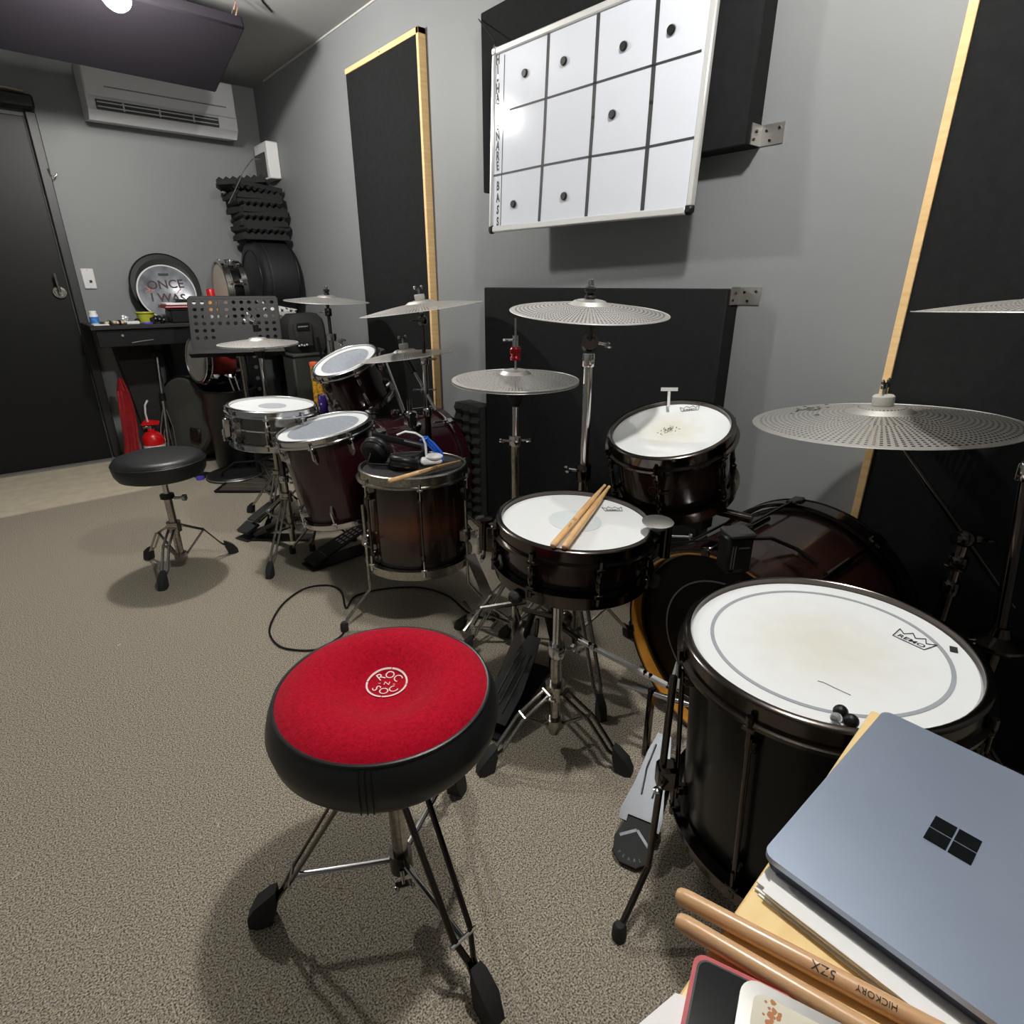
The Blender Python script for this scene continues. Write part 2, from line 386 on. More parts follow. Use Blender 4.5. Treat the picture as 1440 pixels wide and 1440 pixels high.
# ---------------------------------------------------------------- panels on the right wall
def timber_panel(label, yfab0, yfab1, ypost, ztop, zbot, xf, side):
    t = thing('timber_panel', label, 'acoustic panel', (XR - .02, (yfab0 + yfab1) / 2, zbot))
    lo, hi = min(yfab0, yfab1), max(yfab0, yfab1)
    MB().box(((xf + .004 + XR - .001) / 2, (lo + hi) / 2, (ztop - .024 + zbot) / 2), (XR - .001 - xf - .004, hi - lo, ztop - .024 - zbot), bev=.003).build('fabric_panel', fab_m, t)
    MB().box(((xf + XR - .001) / 2, ypost, (ztop + zbot) / 2), (XR - .001 - xf, .019, ztop - zbot), bev=.0015).build('timber_post', wood_m, t)
    r = MB().box(((xf + XR - .001) / 2, (min(lo, ypost - .0095) + max(hi, ypost + .0095)) / 2, ztop - .012), (XR - .001 - xf, max(hi, ypost + .0095) - min(lo, ypost - .0095), .024), bev=.0015).build('timber_rail', wood_m, t)
    return t, r
t, r = timber_panel('tall black fabric panel with a pine edge, beyond the whiteboard', 2.652, 3.352, 2.642, 2.182, .012, 1.69, 1)
MB().cyl((1.6895, 2.98, 2.170), (1.694, 2.98, 2.170), .004, n=10).build('screw_hole', ink_m, r)
timber_panel('tall black fabric panel with a pine edge behind the ride cymbal', -.32, .515, .5245, 2.182, .012, 1.68, -1)
def bracket(t, c, zc):
    b = MB().box((1.703, c - .0015, zc), (.05, .003, .05)).box((XR - .0015, c - .034, zc), (.003, .066, .05))
    o = b.build('bracket', steel, t)
    for xx, dy, dz in ((1.7, -.0035, .008), (1.69, -.0035, -.012)): MB().cyl((xx, c - .003, zc + dz), (xx, c - .006, zc + dz), .004, n=8).build('screw', nickel, o)
    for dy, dz in ((-.018, .01), (-.03, -.014), (-.054, .012)): MB().cyl((XR - .003, c + dy, zc + dz), (XR - .006, c + dy, zc + dz), .004, n=8).build('screw', nickel, o)
def wall_panel(label, y0, y1, z0, z1, zb):
    t = thing('wall_acoustic_panel', label, 'acoustic panel', (XR, (y0 + y1) / 2, z0))
    MB().box((1.6955, (y0 + y1) / 2, (z0 + z1) / 2), (.069, y1 - y0, z1 - z0), bev=.004).build('fabric_panel', fab_m, t)
    bracket(t, y0, zb)
wall_panel('black fabric wall panel behind the whiteboard', .984, 2.15, 1.492, 2.09, 1.52)
wall_panel('black fabric wall panel standing behind the near drum kit', .984, 2.157, .01, 1.128, 1.108)

# ---------------------------------------------------------------- whiteboard
yw, pt_ = math.radians(2.2), math.radians(2.6)
N = V((-math.cos(yw) * math.cos(pt_), -math.sin(yw) * math.cos(pt_), math.sin(pt_)))
BR = at(973, 300, x=1.595); EU = V((-N.y, N.x, 0)).normalized(); EV = N.cross(EU)       # EU runs towards the camera end
bl = atp(688, 328, BR, N); tl = atp(693, 69, BR, N)
WB = (BR - bl).dot(EU); HB = (tl - V((bl.x, bl.y, (bl.z + BR.z) / 2))).dot(EV)
Mb = Matrix((EU, EV, N)).transposed().to_4x4(); Mb.translation = V((bl.x, bl.y, (bl.z + BR.z) / 2))
Ib = Mb.inverted()
def bp(u, v): q = Ib @ atp(u, v, BR, N); return (q.x, q.y)
t = thing('whiteboard', 'whiteboard ruled in twelve boxes hanging on the black wall panel', 'whiteboard', M=Mb)
MB().box((WB / 2, HB / 2, -.008), (WB - .01, HB - .01, .010), Mb).build('surface', board_m, t)
fr = mat('board_frame', (206, 207, 206), .35, .3)
for c, s_ in (((WB / 2, .011, -.004), (WB - .04, .022, .018)), ((WB / 2, HB - .011, -.004), (WB - .04, .022, .018)), ((.008, HB / 2, -.004), (.016, HB - .04, .018)), ((WB - .011, HB / 2, -.004), (.022, HB - .04, .018))):
    MB().box(c, s_, Mb, .004).build('frame_rail', fr, t)
for c in ((.011, .011), (WB - .013, .013), (.011, HB - .011), (WB - .013, HB - .013)):
    MB().box((c[0], c[1], -.004), (.03, .03, .022), Mb, .008).build('corner_cap', plastic if c[1] < .2 else fr, t)
for a, b, wd in (((771, 49), (757, 315), .0125), ((841, 21), (823, 309), .0135), ((926, -12), (902, 300), .0145)):
    MB().stroke([bp(*a), bp((a[0] + b[0]) / 2 + 1, (a[1] + b[1]) / 2), bp(*b)], wd, -.0026, Mb).build('marker_line', ink_m, t)
for pl, wd in (([(716, 154), (771, 137), (838, 116), (912, 93), (985, 71)], .0065), ([(694, 247), (760, 233), (823, 221), (902, 208), (976, 193)], .0068), ([(709, 77), (706, 200), (703, 320)], .003)):
    MB().stroke([bp(*q) for q in pl], wd, -.0026, Mb).build('marker_line', ink_m, t)
for word, v0, v1 in (('HI-HAT', 84, 152), ('SNARE', 177, 234), ('BASS', 262, 312)):
    mb = MB(); n = len(word)
    for i, ch in enumerate(word):
        q = bp(699.5 - (i / n) * .5, v0 + (v1 - v0) * i / (n - 1)); ang = .12 * math.sin(i * 2.1)
        mb.text(ch, .041, Mb @ Matrix.Translation(V((q[0], q[1], -.0022))) @ Matrix.Rotation(ang, 4, 'Z'), .66, 0, .04)
    mb.build('lettering', ink_m, t, smooth=False)
q = Mb @ V((.012, HB - .004, .002))
MB().tube([q, q + V((.02, .018, .03)), at(673, 27, x=1.655)], .002, 6).build('hanging_wire', plastic, t)
MB().tube([q + V((-.004, 0, -.012)), q + V((.0, .004, .004)), q + V((.006, .006, .014))], .0035, 6).build('wire_clip', steel, t)
mg = [((738, 103), 'magnet in the first box of the whiteboard top row'), ((793, 86), 'magnet in the second box of the whiteboard top row'), ((877, 65), 'magnet in the third box of the whiteboard top row'),
      ((944, 42), 'magnet in the fourth box of the whiteboard top row'), ((861, 161), 'magnet alone in the whiteboard middle row'), ((722, 287), 'magnet beside the letters BASS in the whiteboard bottom row'), ((793, 276), 'magnet in the second box of the whiteboard bottom row')]
for (uv, lb) in mg:
    q = bp(*uv); Mm = Mb @ Matrix.Translation(V((q[0], q[1], -.003)))
    t = thing('magnet', 'round black ' + lb, 'magnet', M=Mm, group='round magnets on the whiteboard')
    MB().lathe([(.0125, .0), (.0125, .006), (.011, .009)], 20).build('disc', plastic, t, local=True)
    MB().lathe([(.015, 0), (.015, .0015), (.0126, .0015)], 20).build('rim', mat('magnet_rim', (170, 172, 176), .4) if 'magnet_rim' not in MATS else MATS['magnet_rim'], t, local=True)

# ================================================================ DRUM PARTS
def remo(mb, c, ang, w, z, M):
    """crown outline with the maker's word inside, printed on a head"""
    T = M @ Matrix.Translation(V((c[0], c[1], 0))) @ Matrix.Rotation(ang, 4, 'Z')
    h = w * .50
    mb.stroke([(-w * .42, -h * .5), (w * .42, -h * .5), (w * .5, h * .50), (w * .3, h * .16), (w * .17, h * .62), (0, h * .22), (-w * .17, h * .62), (-w * .3, h * .16), (-w * .5, h * .50), (-w * .42, -h * .5)], w * .022, z, T)
    mb.text('REMO', w * .235, T @ Matrix.Translation(V((0, -h * .19, z))), 1.15, 0, .012)
def drum(name, label, c, n, R, L, shell, hoop, head, lugs=8, phase=0, ring=None, dot=None, wear=None, hoopcol=None, lugstyle='tube', groupname=None, spin=0, reso=None, rimw=.038):
    M = frame(V(c) - V(n).normalized() * L, n, spin)
    t = thing(name, label, 'drum', M=M, group=groupname)
    Rs = R - .017
    s = MB().lathe([(Rs - .006, .02), (Rs, .02), (Rs, L - .02), (Rs - .006, L - .02)], 72, closed=True)
    s.v = [(x, y, z - L) for x, y, z in s.v]           # the shell's own origin sits at the rim so that its lacquer can read its height
    so = s.build('shell', shell, t, local=True); so.location = (0, 0, L)
    hd = MB().lathe([(0, 0), (R - .03, 0), (R - .016, 0), (R - .012, -.004), (R - .012, -.02)], 72)
    ho = hd.build('batter_head', wear or head, t, local=True); ho.location = (0, 0, L - .009)
    WM[ho.name] = M @ Matrix.Translation(V((0, 0, L - .009)))
    if ring: MB().ring(ring + .003, ring - .003, L - .0087, L - .0082, 72).build('control_ring', headring_m, ho, local=True).location = (0, 0, -(L - .009))
    if dot: MB().lathe([(0, 0), (dot, 0), (dot, .0006), (0, .0006)], 48).build('centre_dot', dot_m if dot > .02 else headring_m, ho, local=True).location = (0, 0, .0002)
    def hp(flip):
        prof = [(R - .012, 0), (R - .0105, .001), (R - .003, .0), (R, -.003), (R, -rimw + .008), (R + .008, -rimw + .006), (R + .008, -rimw), (R - .013, -rimw), (R - .013, -.012)]
        return MB().lathe([(r, (L + z) if not flip else (-z)) for r, z in prof], 80, closed=True)
    hp(0).build('top_hoop', hoop, t, local=True); hp(1).build('bottom_hoop', hoop, t, local=True)
    MB().lathe([(0, .01), (R - .014, .01), (R - .014, .014), (0, .014)], 48).build('resonant_head', reso or clear_m, t, local=True)
    rl = R + .0035
    lug0 = rod0 = None
    lz0, lz1 = (.05, L - .05) if lugstyle == 'tube' else (L * .5 - .025, L * .5 + .025)
    for i in range(lugs):
        a = phase + 2 * PI * i / lugs; Mi = Matrix.Rotation(a, 4, 'Z')
        if lug0 is None:
            m = MB()
            if lugstyle == 'tube':
                m.lathe([(.0, lz0), (.007, lz0), (.009, lz0 + .012), (.006, lz0 + .02), (.006, lz1 - .02), (.009, lz1 - .012), (.007, lz1), (0, lz1)], 12, Matrix.Translation(V((rl - .001, 0, 0))))
                for zz in (lz0 + .014, lz1 - .014): m.box((Rs + .008, 0, zz), (.02, .012, .016), bev=.003)
                if L < .25: m.tube([(rl + .004 * math.cos(k), .006 * math.sin(k), lz0 + .01 + (lz1 - lz0 - .02) * k / 12) for k in [j * .8 for j in range(16)]], .003, 6)
            elif lugstyle == 'long':
                m.cyl((rl - .002, 0, .06), (rl - .002, 0, L - .06), .0045, n=10)
                for zz in (.08, L - .08): m.box((Rs + .008, 0, zz), (.022, .016, .022), bev=.004)
            else:
                zt, zb = L - .07, .07
                for zz, sg in ((zt, -1), (zb, 1)):
                    m.hull([(Rs, y * k, zz + sg * zo) for y in (-1, 1) for k, zo in ((.011, -.02), (.011, .012), (.004, .03))] + [(Rs + .02, y * .006, zz + sg * zo) for y in (-1, 1) for zo in (-.014, .008)])
                    m.cyl((rl - .003, 0, zz), (rl - .003, 0, zz - sg * .02), .006, n=10)
            lug0 = m.build('lug', nickel if (hoop is nickel or lugstyle == 'long') else chrome, t, local=True)
            rods = []
            for zz, sg in ((L, -1), (0, 1)):
                k = MB(); k.cyl((rl + .003, 0, zz + sg * rimw - sg * .012), (rl + .003, 0, (zz + sg * .075)), .0032, n=8)
                k.cyl((rl + .003, 0, zz + sg * rimw - sg * .018), (rl + .003, 0, zz + sg * rimw - sg * .002), .0055, n=6)
                k.box((rl - .001, 0, zz + sg * rimw + sg * .003), (.018, .02, .008), bev=.002)
                rods.append(k.build('tension_rod', nickel if hoop is nickel else chrome, t, local=True))
            for o_ in [lug0] + rods: o_.matrix_local = Mi
        else:
            linked(lug0, 'lug', t, Mi)
            for o_ in rods: linked(o_, 'tension_rod', t, Mi)
    return t, M, ho
def w2l(M, p): return M.inverted() @ V(p)
def foot(mb, p, d, s=1.0):
    """rubber foot of a stand: blunt wedge on the floor at p, the leg coming in along -d"""
    p = V(p); d = V((d[0], d[1], 0)).normalized(); q = V((-d.y, d.x, 0)); u = V((0, 0, 1))
    w_ = .014 * s; pts = []
    for k, a, h0, h1 in ((-.026, .75, .036, .062), (-.016, 1.0, .004, .056), (.006, 1.1, 0, .038), (.019, .75, 0, .016)):
        for sg in (-1, 1):
            pts += [p + d * k * s + q * sg * w_ * a + u * h0 * s, p + d * k * s + q * sg * w_ * a * .8 + u * h1 * s]
    mb.hull(pts)
def tripod(t, c, feet, zt, zl, m, rr=.014, bar=.0055, gap=.011, mid=.55, fs=1.0, knee=.0):
    cx, cy = c
    MB().cyl((cx, cy, zt - .02), (cx, cy, zt + .022), rr + .012, n=20).build('leg_collar', m, t)
    MB().cyl((cx, cy, zl - .014), (cx, cy, zl + .014), rr + .010, n=20).build('brace_collar', m, t)
    for f in feet:
        d = V((f[0] - cx, f[1] - cy, 0)); Ld = d.length; d.normalize(); q = V((-d.y, d.x, 0))
        p0 = V((cx, cy, zt)) + d * (rr + .012); p1 = V((f[0], f[1], .04)) - d * .02
        pm = p0.lerp(p1, .5) + V((0, 0, knee))
        lg = MB()
        for sg in (-1, 1):
            lg.tube([p0 + q * gap * sg, pm + q * gap * sg, p1.lerp(p0, .14) + q * gap * sg, p1 + q * gap * .3 * sg], bar, 8, flat=bar * .55)
        lg.cyl(p0 - q * (gap + .006), p0 + q * (gap + .006), .005, n=8)
        lo = lg.build('leg', m, t)
        fo = MB(); foot(fo, (f[0], f[1], 0), d, fs); fo.build('rubber_foot', rubber, lo)
        pb0 = V((cx, cy, zl)) + d * (rr + .008)
        pe = p0.lerp(pm, mid / .5) if mid <= .5 else pm.lerp(p1, (mid - .5) / .5)
        br = MB()
        br.tube([pb0, pe], .007, 8, flat=.004)
        br.cyl(pe - q * (gap + .004), pe + q * (gap + .004), .004, n=8)
        br.build('brace', m, t)
def wing(p, d, m, t, s=1.0, name='wing_nut'):
    p = V(p); d = V(d).normalized(); M = frame(p, d)
    o = MB().cyl(p, p + d * .028 * s, .005 * s, n=10)
    o.hull([(x, y, z) for x in (-.02 * s, .02 * s) for y in (-.003 * s, .003 * s) for z in (.02 * s, .034 * s)] , M)
    for sg in (-1, 1): o.ball((sg * .018 * s, 0, .034 * s), .008 * s, M, 10, (1, .5, 1))
    return o.build(name, m, t)
def collar(p, r, h, m, t, name='clamp'):
    p = V(p); return MB().lathe([(r * .9, -h / 2), (r, -h / 2 + .003), (r, h / 2 - .003), (r * .9, h / 2)], 20, Matrix.Translation(p)).build(name, m, t)
_CY = {}
def cymbal_mesh(R):
    """perforated low-volume cymbal: bell, bow, rows of real holes, a thin rolled edge"""
    k = round(R, 3)
    if k in _CY: return _CY[k]
    rb = R * .25; hb = .013; hw = R * .095
    def z(r):
        if r >= rb: return hw * (1 - ((r - rb) / (R - rb)) ** 1.25) - .0
        return hw + hb * math.sqrt(max(0, 1 - (r / rb) ** 2 * .98)) 
    vs = []; fs = []
    def P(r, a): vs.append((r * math.cos(a), r * math.sin(a), z(r))); return len(vs) - 1
    def plain(r0, r1, n):
        a = [P(r0, 2 * PI * i / n) for i in range(n)]; b = [P(r1, 2 * PI * i / n) for i in range(n)]
        for i in range(n): fs.append((a[i], a[(i + 1) % n], b[(i + 1) % n], b[i]))
    def holed(r0, r1, n, fr, fa):
        grid = [[P(r, 2 * PI * i / n) for i in range(n)] for r in (r0, r1)]
        rm = (r0 + r1) / 2; dr = (r1 - r0) / 2 * fr; da = PI / n * fa
        for i in range(n):
            ac = 2 * PI * (i + .5) / n; j = (i + 1) % n
            o = [grid[0][i], grid[0][j], grid[1][j], grid[1][i]]
            h = [P(rm - dr, ac - da), P(rm - dr, ac + da), P(rm + dr, ac + da), P(rm + dr, ac - da)]
            for e in range(4): fs.append((o[e], o[(e + 1) % 4], h[(e + 1) % 4], h[e]))
    plain(.006, rb * .35, 40); plain(rb * .35, rb * .62, 40)
    holed(rb * .62, rb * .78, 40, .4, .4); plain(rb * .78, rb, 40)
    zones = ((rb * 1.06, R * .50, 66), (R * .50, R * .95, 120))
    plain(rb, rb * 1.06, 66)
    for r0, r1, n in zones:
        st = .0095; m = max(3, int((r1 - r0) / st))
        for i in range(m): holed(r0 + (r1 - r0) * i / m, r0 + (r1 - r0) * (i + 1) / m, n, .46, .46)
    plain(R * .95, R, 96)
    k0 = len(vs); nn = 96; m = 6                      # rolled edge gives it thickness
    for i in range(nn):
        for j in range(m):
            c = 2 * PI * j / m; r = R + .0009 * math.cos(c); vs.append((r * math.cos(2 * PI * i / nn), r * math.sin(2 * PI * i / nn), .0009 * math.sin(c)))
    for i in range(nn):
        for j in range(m): fs.append((k0 + i * m + j, k0 + ((i + 1) % nn) * m + j, k0 + ((i + 1) % nn) * m + (j + 1) % m, k0 + i * m + (j + 1) % m))
    me = bpy.data.meshes.new('cymbal'); me.from_pydata(vs, [], fs); me.update(); me.shade_smooth(); me.set_sharp_from_angle(angle=math.radians(25)); me.materials.append(cym_m)
    _CY[k] = (me, hw + hb); return _CY[k]
def cymbal(label, c, n, R, group=None, flip=False):
    """c: middle of the edge circle"""
    me, h = cymbal_mesh(R); M = frame(c, n)
    if flip: M = M @ Matrix.Rotation(PI, 4, 'X')
    o = bpy.data.objects.new('cymbal', me); COL.objects.link(o); o.matrix_world = M
    WM[o.name] = M
    tag(o, label, 'cymbal', group)
    return o, M, h
def topper(t, M, h, style, m):
    """felt, sleeve and nut above a cymbal, part of its stand"""
    def pt(z): return M @ V((0, 0, z))
    MB().cyl(pt(h - .045), pt(h + .045), .004, n=10).build('tilter_rod', m, t)
    if style == 'felt':
        MB().lathe([(.004, h), (.019, h), (.021, h + .004), (.021, h + .019), (.018, h + .022), (.004, h + .022)], 24, M).build('felt', felt_m, t)
        wing(pt(h + .018), M.to_3x3() @ V((0, 0, 1)), m, t, .9)
    else:
        MB().lathe([(.004, h - .002), (.013, h - .002), (.015, h + .006), (.009, h + .012), (.016, h + .018), (.016, h + .026), (.006, h + .03)], 20, M).build('felt', plastic, t)
        MB().lathe([(.003, h + .028), (.007, h + .03), (.008, h + .038), (.005, h + .046), (0, h + .048)], 14, M).build('top_nut', m, t)
    MB().lathe([(.004, h - .05), (.012, h - .05), (.012, h - .036), (.016, h - .030), (.016, h - .024), (.004, h - .024)], 18, M).build('cup_seat', m, t)

# ================================================================ NEAR DRUM KIT (dark brown burst, black nickel)
sn_c, sn_n = V((.923, .863, .634)), V((.011, -.037, .999))
t, Ms, ho = drum('snare_drum', 'dark brown snare drum with a white dotted head under two drumsticks', sn_c, sn_n, .185, .14, burst_snare, nickel, head_m, 8, .28, dot=.062, rimw=.036)
mb = MB(); q = w2l(Ms, at(862, 713, z=.63)); remo(mb, (q.x, q.y), -.62, .05, .1317, Ms); mb.build('print', ink_m, ho)
# throw-off on the hi-hat side
a = w2l(Ms, at(684, 770, d=1.40)); ang = math.atan2(a.y, a.x); T = Ms @ Matrix.Rotation(ang, 4, 'Z')
st = MB().box((.195, 0, .075), (.03, .03, .07), T, .006).cyl(T @ V((.215, .0, .045)), T @ V((.215, 0, .12)), .012, n=14).lathe([(0, .118), (.02, .118), (.02, .124), (0, .126)], 16, T @ Matrix.Translation(V((.215, 0, 0)))).build('strainer', nickel, t)
MB().box((.226, 0, .055), (.01, .018, .05), T, .003).cyl(T @ V((.215, -.03, .026)), T @ V((.215, .03, .026)), .005, n=10).cyl(T @ V((.215, 0, .02)), T @ V((.215, 0, .045)), .006, n=10).build('lever', chrome, st)
MB().box((.06, 0, -.004), (.05, .09, .008), Ms).build('snare_wires', steel, t)
# stand under the snare
t = thing('snare_stand', 'chrome snare stand carrying the dark brown snare drum', 'drum stand', (.868, .855, 0))
cx, cy = .868, .855
tripod(t, (cx, cy), [(.671, .897), (.936, .673), (.98, 1.0)], .175, .075, chromed, .014, .006, .012, .45, 1.15, .02)
MB().cyl((cx, cy, .04), (cx, cy, .30), .0145, n=20).build('lower_tube', chromed, t)
MB().cyl((cx, cy, .28), (cx, cy, .44), .0115, n=20).build('upper_tube', chrome, t)
collar((cx, cy, .295), .021, .036, chrome, t); wing((cx + .02, cy - .012, .295), (.8, -.5, 0), chrome, t, .8)
wing((cx - .03, cy - .02, .185), (-.8, -.5, 0), chrome, t, .6)
MB().ball((cx, cy, .445), .02, n=14).build('tilter', nickel, t)
for k in range(3):
    aa = 1.1 + 2.094 * k; d = V((math.cos(aa), math.sin(aa), 0)); e = V((sn_c.x, sn_c.y, .485)) + d * .17
    MB().tube([(cx, cy, .45), V((cx, cy, .463)).lerp(e, .5), e, e + V((0, 0, .02)) + d * .02], .0065, 8).build('basket_arm', nickel, t)
    MB().box(e + d * .022 + V((0, 0, .012)), (.03, .03, .03), bev=.008).build('grip', rubber, t)
# sticks on the snare
def stick(label, p0, p1, r, m, grp, word=None, tipw=True, spin=0.0):
    p0, p1 = V(p0), V(p1); L = (p1 - p0).length; M = frame(p0, p1 - p0); e_ = (EYE - p0).normalized() + V((0, 0, .4)); e_ = M.to_3x3().inverted() @ e_; M = M @ Matrix.Rotation(math.atan2(e_.y, e_.x), 4, 'Z')
    t = thing('drumstick', label, 'drumstick', M=M, group=grp)
    MB().lathe([(0, 0), (r * .55, .0006), (r * .85, .003), (r, .008), (r, L * .62), (r * .92, L * .7), (r * .55, L - .022), (r * .42, L - .013)], 16).build('shaft', m, t, local=True)
    MB().lathe([(r * .42, L - .013), (r * .6, L - .009), (r * .5, L - .003), (0, L)], 14).build('tip', m if tipw else ink_m, t, local=True)
    if word:
        for wtxt, off, sz in word:
            mb = MB()
            ty, tf = text_mesh(wtxt)
            mb.add([((r + .0003) * math.cos(p[1] * sz / r), (r + .0003) * math.sin(p[1] * sz / r), off - p[0] * sz) for p in ty], tf)
            mb.build('print', ink_m, t, local=True, smooth=False)
    return t
up_s = sn_n.normalized()
def on_sn(u, v, h): return atp(u, v, sn_c + up_s * h, up_s)
stick('light drumstick with a printed grip lying on the near snare drum', on_sn(777, 768, .008), on_sn(851, 682, .008), .0075, stick_m, 'sticks on the near snare', [('5A', .14, .012), ('HICKORY', .105, .006)], spin=2.2)
stick('plain light drumstick lying on the near snare drum beside the chrome dish', on_sn(793, 770, .008), on_sn(857, 684, .008), .0075, stick_m, 'sticks on the near snare')
# chrome dish clamped to the snare rim
q = at(936, 775, d=1.30)
t = thing('rim_clamp', 'chrome flared dish on a post clamped to the near snare rim', 'clamp', (q.x, q.y, .52))
c = at(925, 735, d=1.29)
MB().cyl((c.x + .02, c.y - .012, c.z - .085), (c.x + .02, c.y - .012, c.z - .004), .0125, n=20).build('post', nickel, t)
MB().lathe([(0, -.016), (.014, -.016), (.022, -.010), (.034, 0), (.035, .003), (.026, .006), (0, .007)], 32, frame(c, (-.05, -.04, 1))).build('dish', steel, t)
MB().cyl((c.x + .03, c.y - .02, c.z - .035), (c.x + .062, c.y - .045, c.z - .037), .0025, n=8).lathe([(0, 0), (.008, 0), (.008, .004), (0, .004)], 12, frame((c.x + .062, c.y - .045, c.z - .037), (.6, -.5, 0))).build('thumb_screw', chrome, t)
MB().box((c.x - .004, c.y + .004, c.z - .04), (.03, .03, .018), bev=.004).build('jaw', nickel, t)

# rack tom
rk_c, rk_n = V((1.290, .882, .790)), V((-.303, -.025, .953))
t, Mr, ho = drum('rack_tom', 'tilted dark brown rack tom with a worn white head', rk_c, rk_n, .165, .205, burst_small, nickel, head_m, 6, .42, wear=wear_rack)
mb = MB(); nrm = Mr.to_3x3() @ V((0, 0, 1)); hp = Mr @ V((0, 0, .196))
q = w2l(Mr, atp(970, 575, hp, nrm)); ql = w2l(Mr, atp(950, 577, hp, nrm)); an = math.atan2(q.y - ql.y, q.x - ql.x); remo(mb, (q.x, q.y), an, .052, .1967, Mr)
q = w2l(Mr, atp(905, 574, hp, nrm)); mb.box((q.x, q.y, .197), (.03, .008, .0006), Mr @ Matrix.Translation(V((0, 0, 0)))); mb.build('print', ink_m, ho)
mb = MB(); q = w2l(Mr, atp(940, 605, hp, nrm))
for k in range(70):
    a = random.gauss(0, .014); b = random.gauss(0, .009); s_ = random.uniform(.0006, .0022)
    mb.prism([(q.x + a + s_ * random.uniform(.5, 1.6) * math.cos(i * 1.257), q.y + b + s_ * random.uniform(.4, 1.2) * math.sin(i * 1.257)) for i in range(5)], .1965, .1969, Mr)
o = mb.build('scuff_marks', mat('scuff', (70, 74, 66), .7), ho); o['kind'] = 'stuff'
q = w2l(Mr, at(900, 675, d=1.40)); a = math.atan2(q.y, q.x); T = Mr @ Matrix.Rotation(a, 4, 'Z') @ Matrix.Translation(V((.150, 0, .10))) @ Matrix.Rotation(PI / 2, 4, 'Y')
MB().ring(.0135, .0115, 0, .002, 24, T).ring(.005, .003, 0, .002, 16, T).box((.004, .026, .001), (.004, .03, .002), T).build('badge', copper_m, t)
T = Mr @ Matrix.Rotation(a + .16, 4, 'Z')
MB().box((.168, 0, .158), (.018, .02, .03), T, .003).lathe([(0, -.008), (.009, -.008), (.009, .008), (0, .008)], 14, T @ Matrix.Translation(V((.18, 0, .165)))).build('drum_key_clip', nickel, t)
mt = MB().hull([V((1.35, .80, .56)) + V((x, y, z)) for x in (-.02, .03) for y in (-.025, .025) for z in (-.045, .03)]).build('mount_bracket', plastic, t)
MB().cyl((1.33, .83, .58), (1.37, .66, .575), .012, n=14).build('mount_arm', nickel, mt)
q = at(941, 551, d=1.62); q2 = at(941, 562, d=1.60)
wg = MB().cyl(q2 + V((0, 0, -.02)), q, .004, n=8)
wg.hull([q + RGT * x + V((0, 0, z)) for x in (-.024, .024) for z in (.002, .012)] + [q + FWD * .004 + V((0, 0, .006))]); wg.build('wing_nut', alu, t)

# floor tom
ft_c, ft_n = V((.884, .278, .616)), V((-.044, .04, .998))
t, Mf, ho = drum('floor_tom', 'large black floor tom with a ringed white head beside the laptop', ft_c, ft_n, .215, .40, mat('black_lacquer', (12, 10, 10), .3, coat=.12, spec=.3), nickel, head_m, 8, 0, ring=.168, wear=wear_floor, lugstyle='long')
mb = MB(); nrm = Mf.to_3x3() @ V((0, 0, 1)); hp = Mf @ V((0, 0, .391))
q = w2l(Mf, atp(1284, 900, hp, nrm)); ql = w2l(Mf, atp(1264, 891, hp, nrm)); an = math.atan2(q.y - ql.y, q.x - ql.x); remo(mb, (q.x, q.y), an, .056, .3917, Mf)
q = w2l(Mf, atp(1341, 914, hp, nrm)); mb.box((0, 0, .0), (.010, .016, .0006), Mf @ Matrix.Translation(V((q.x, q.y, .392))) @ Matrix.Rotation(an + .5, 4, 'Z')); mb.build('print', ink_m, ho)
mb = MB(); mb.stroke([w2l(Mf, atp(u, v, hp, nrm))[:2] for u, v in ((1150, 958), (1158, 960), (1172, 967), (1196, 978))], .0012, .3915, Mf); mb.build('scratch', headring_m, ho)
def tomleg(t, pts, r, m, foot_r=.014):
    lo = MB().tube(pts, r, 10).build('leg', m, t); e = V(pts[-1])
    MB().lathe([(0, 0), (foot_r * .9, 0), (foot_r, .006), (foot_r * .95, .028), (foot_r * .6, .036), (0, .037)], 16, Matrix.Translation(V((e.x, e.y, 0)))).build('rubber_foot', rubber, lo)
    return lo
def tombracket(t, p, ax, m):
    """leg bracket at p on the shell, ax pointing outwards"""
    a = V(ax).normalized(); M = Matrix((a, V((-a.y, a.x, 0)), V((0, 0, 1)))).transposed().to_4x4(); M.translation = V(p)
    o = MB().box((0, 0, 0), (.034, .034, .05), M, .006).build('leg_bracket', m, t)
    MB().cyl(M @ V((.0, .01, .0)), M @ V((.02, .035, .004)), .005, n=10).ball((.024, .038, .004), .008, M, 10, (1, 1, .5)).build('bracket_screw', chrome, o)
ax = V((-.75, .66, 0)).normalized(); pb = V((.884, .278, .33)) + ax * .222
tombracket(t, pb, ax, nickel)
fp = at(870, 1318, z=0)
tomleg(t, [pb + V((0, 0, .21)) + ax * .008, pb + ax * .008, V((pb.x, pb.y, .10)) + ax * .012, V((fp.x, fp.y, .03)).lerp(V((pb.x, pb.y, .1)), .15), (fp.x, fp.y, .02)], .0065, nickel)
for a in (.1, -2.1):
    ax = V((math.cos(a), math.sin(a), 0)); pb = V((.884, .278, .33)) + ax * .222; tombracket(t, pb, ax, nickel)
    tomleg(t, [pb + V((0, 0, .2)) + ax * .008, pb + ax * .008, pb - V((0, 0, .23)) + ax * .01, V((pb.x, pb.y, .02)) + ax * .06], .0065, nickel)
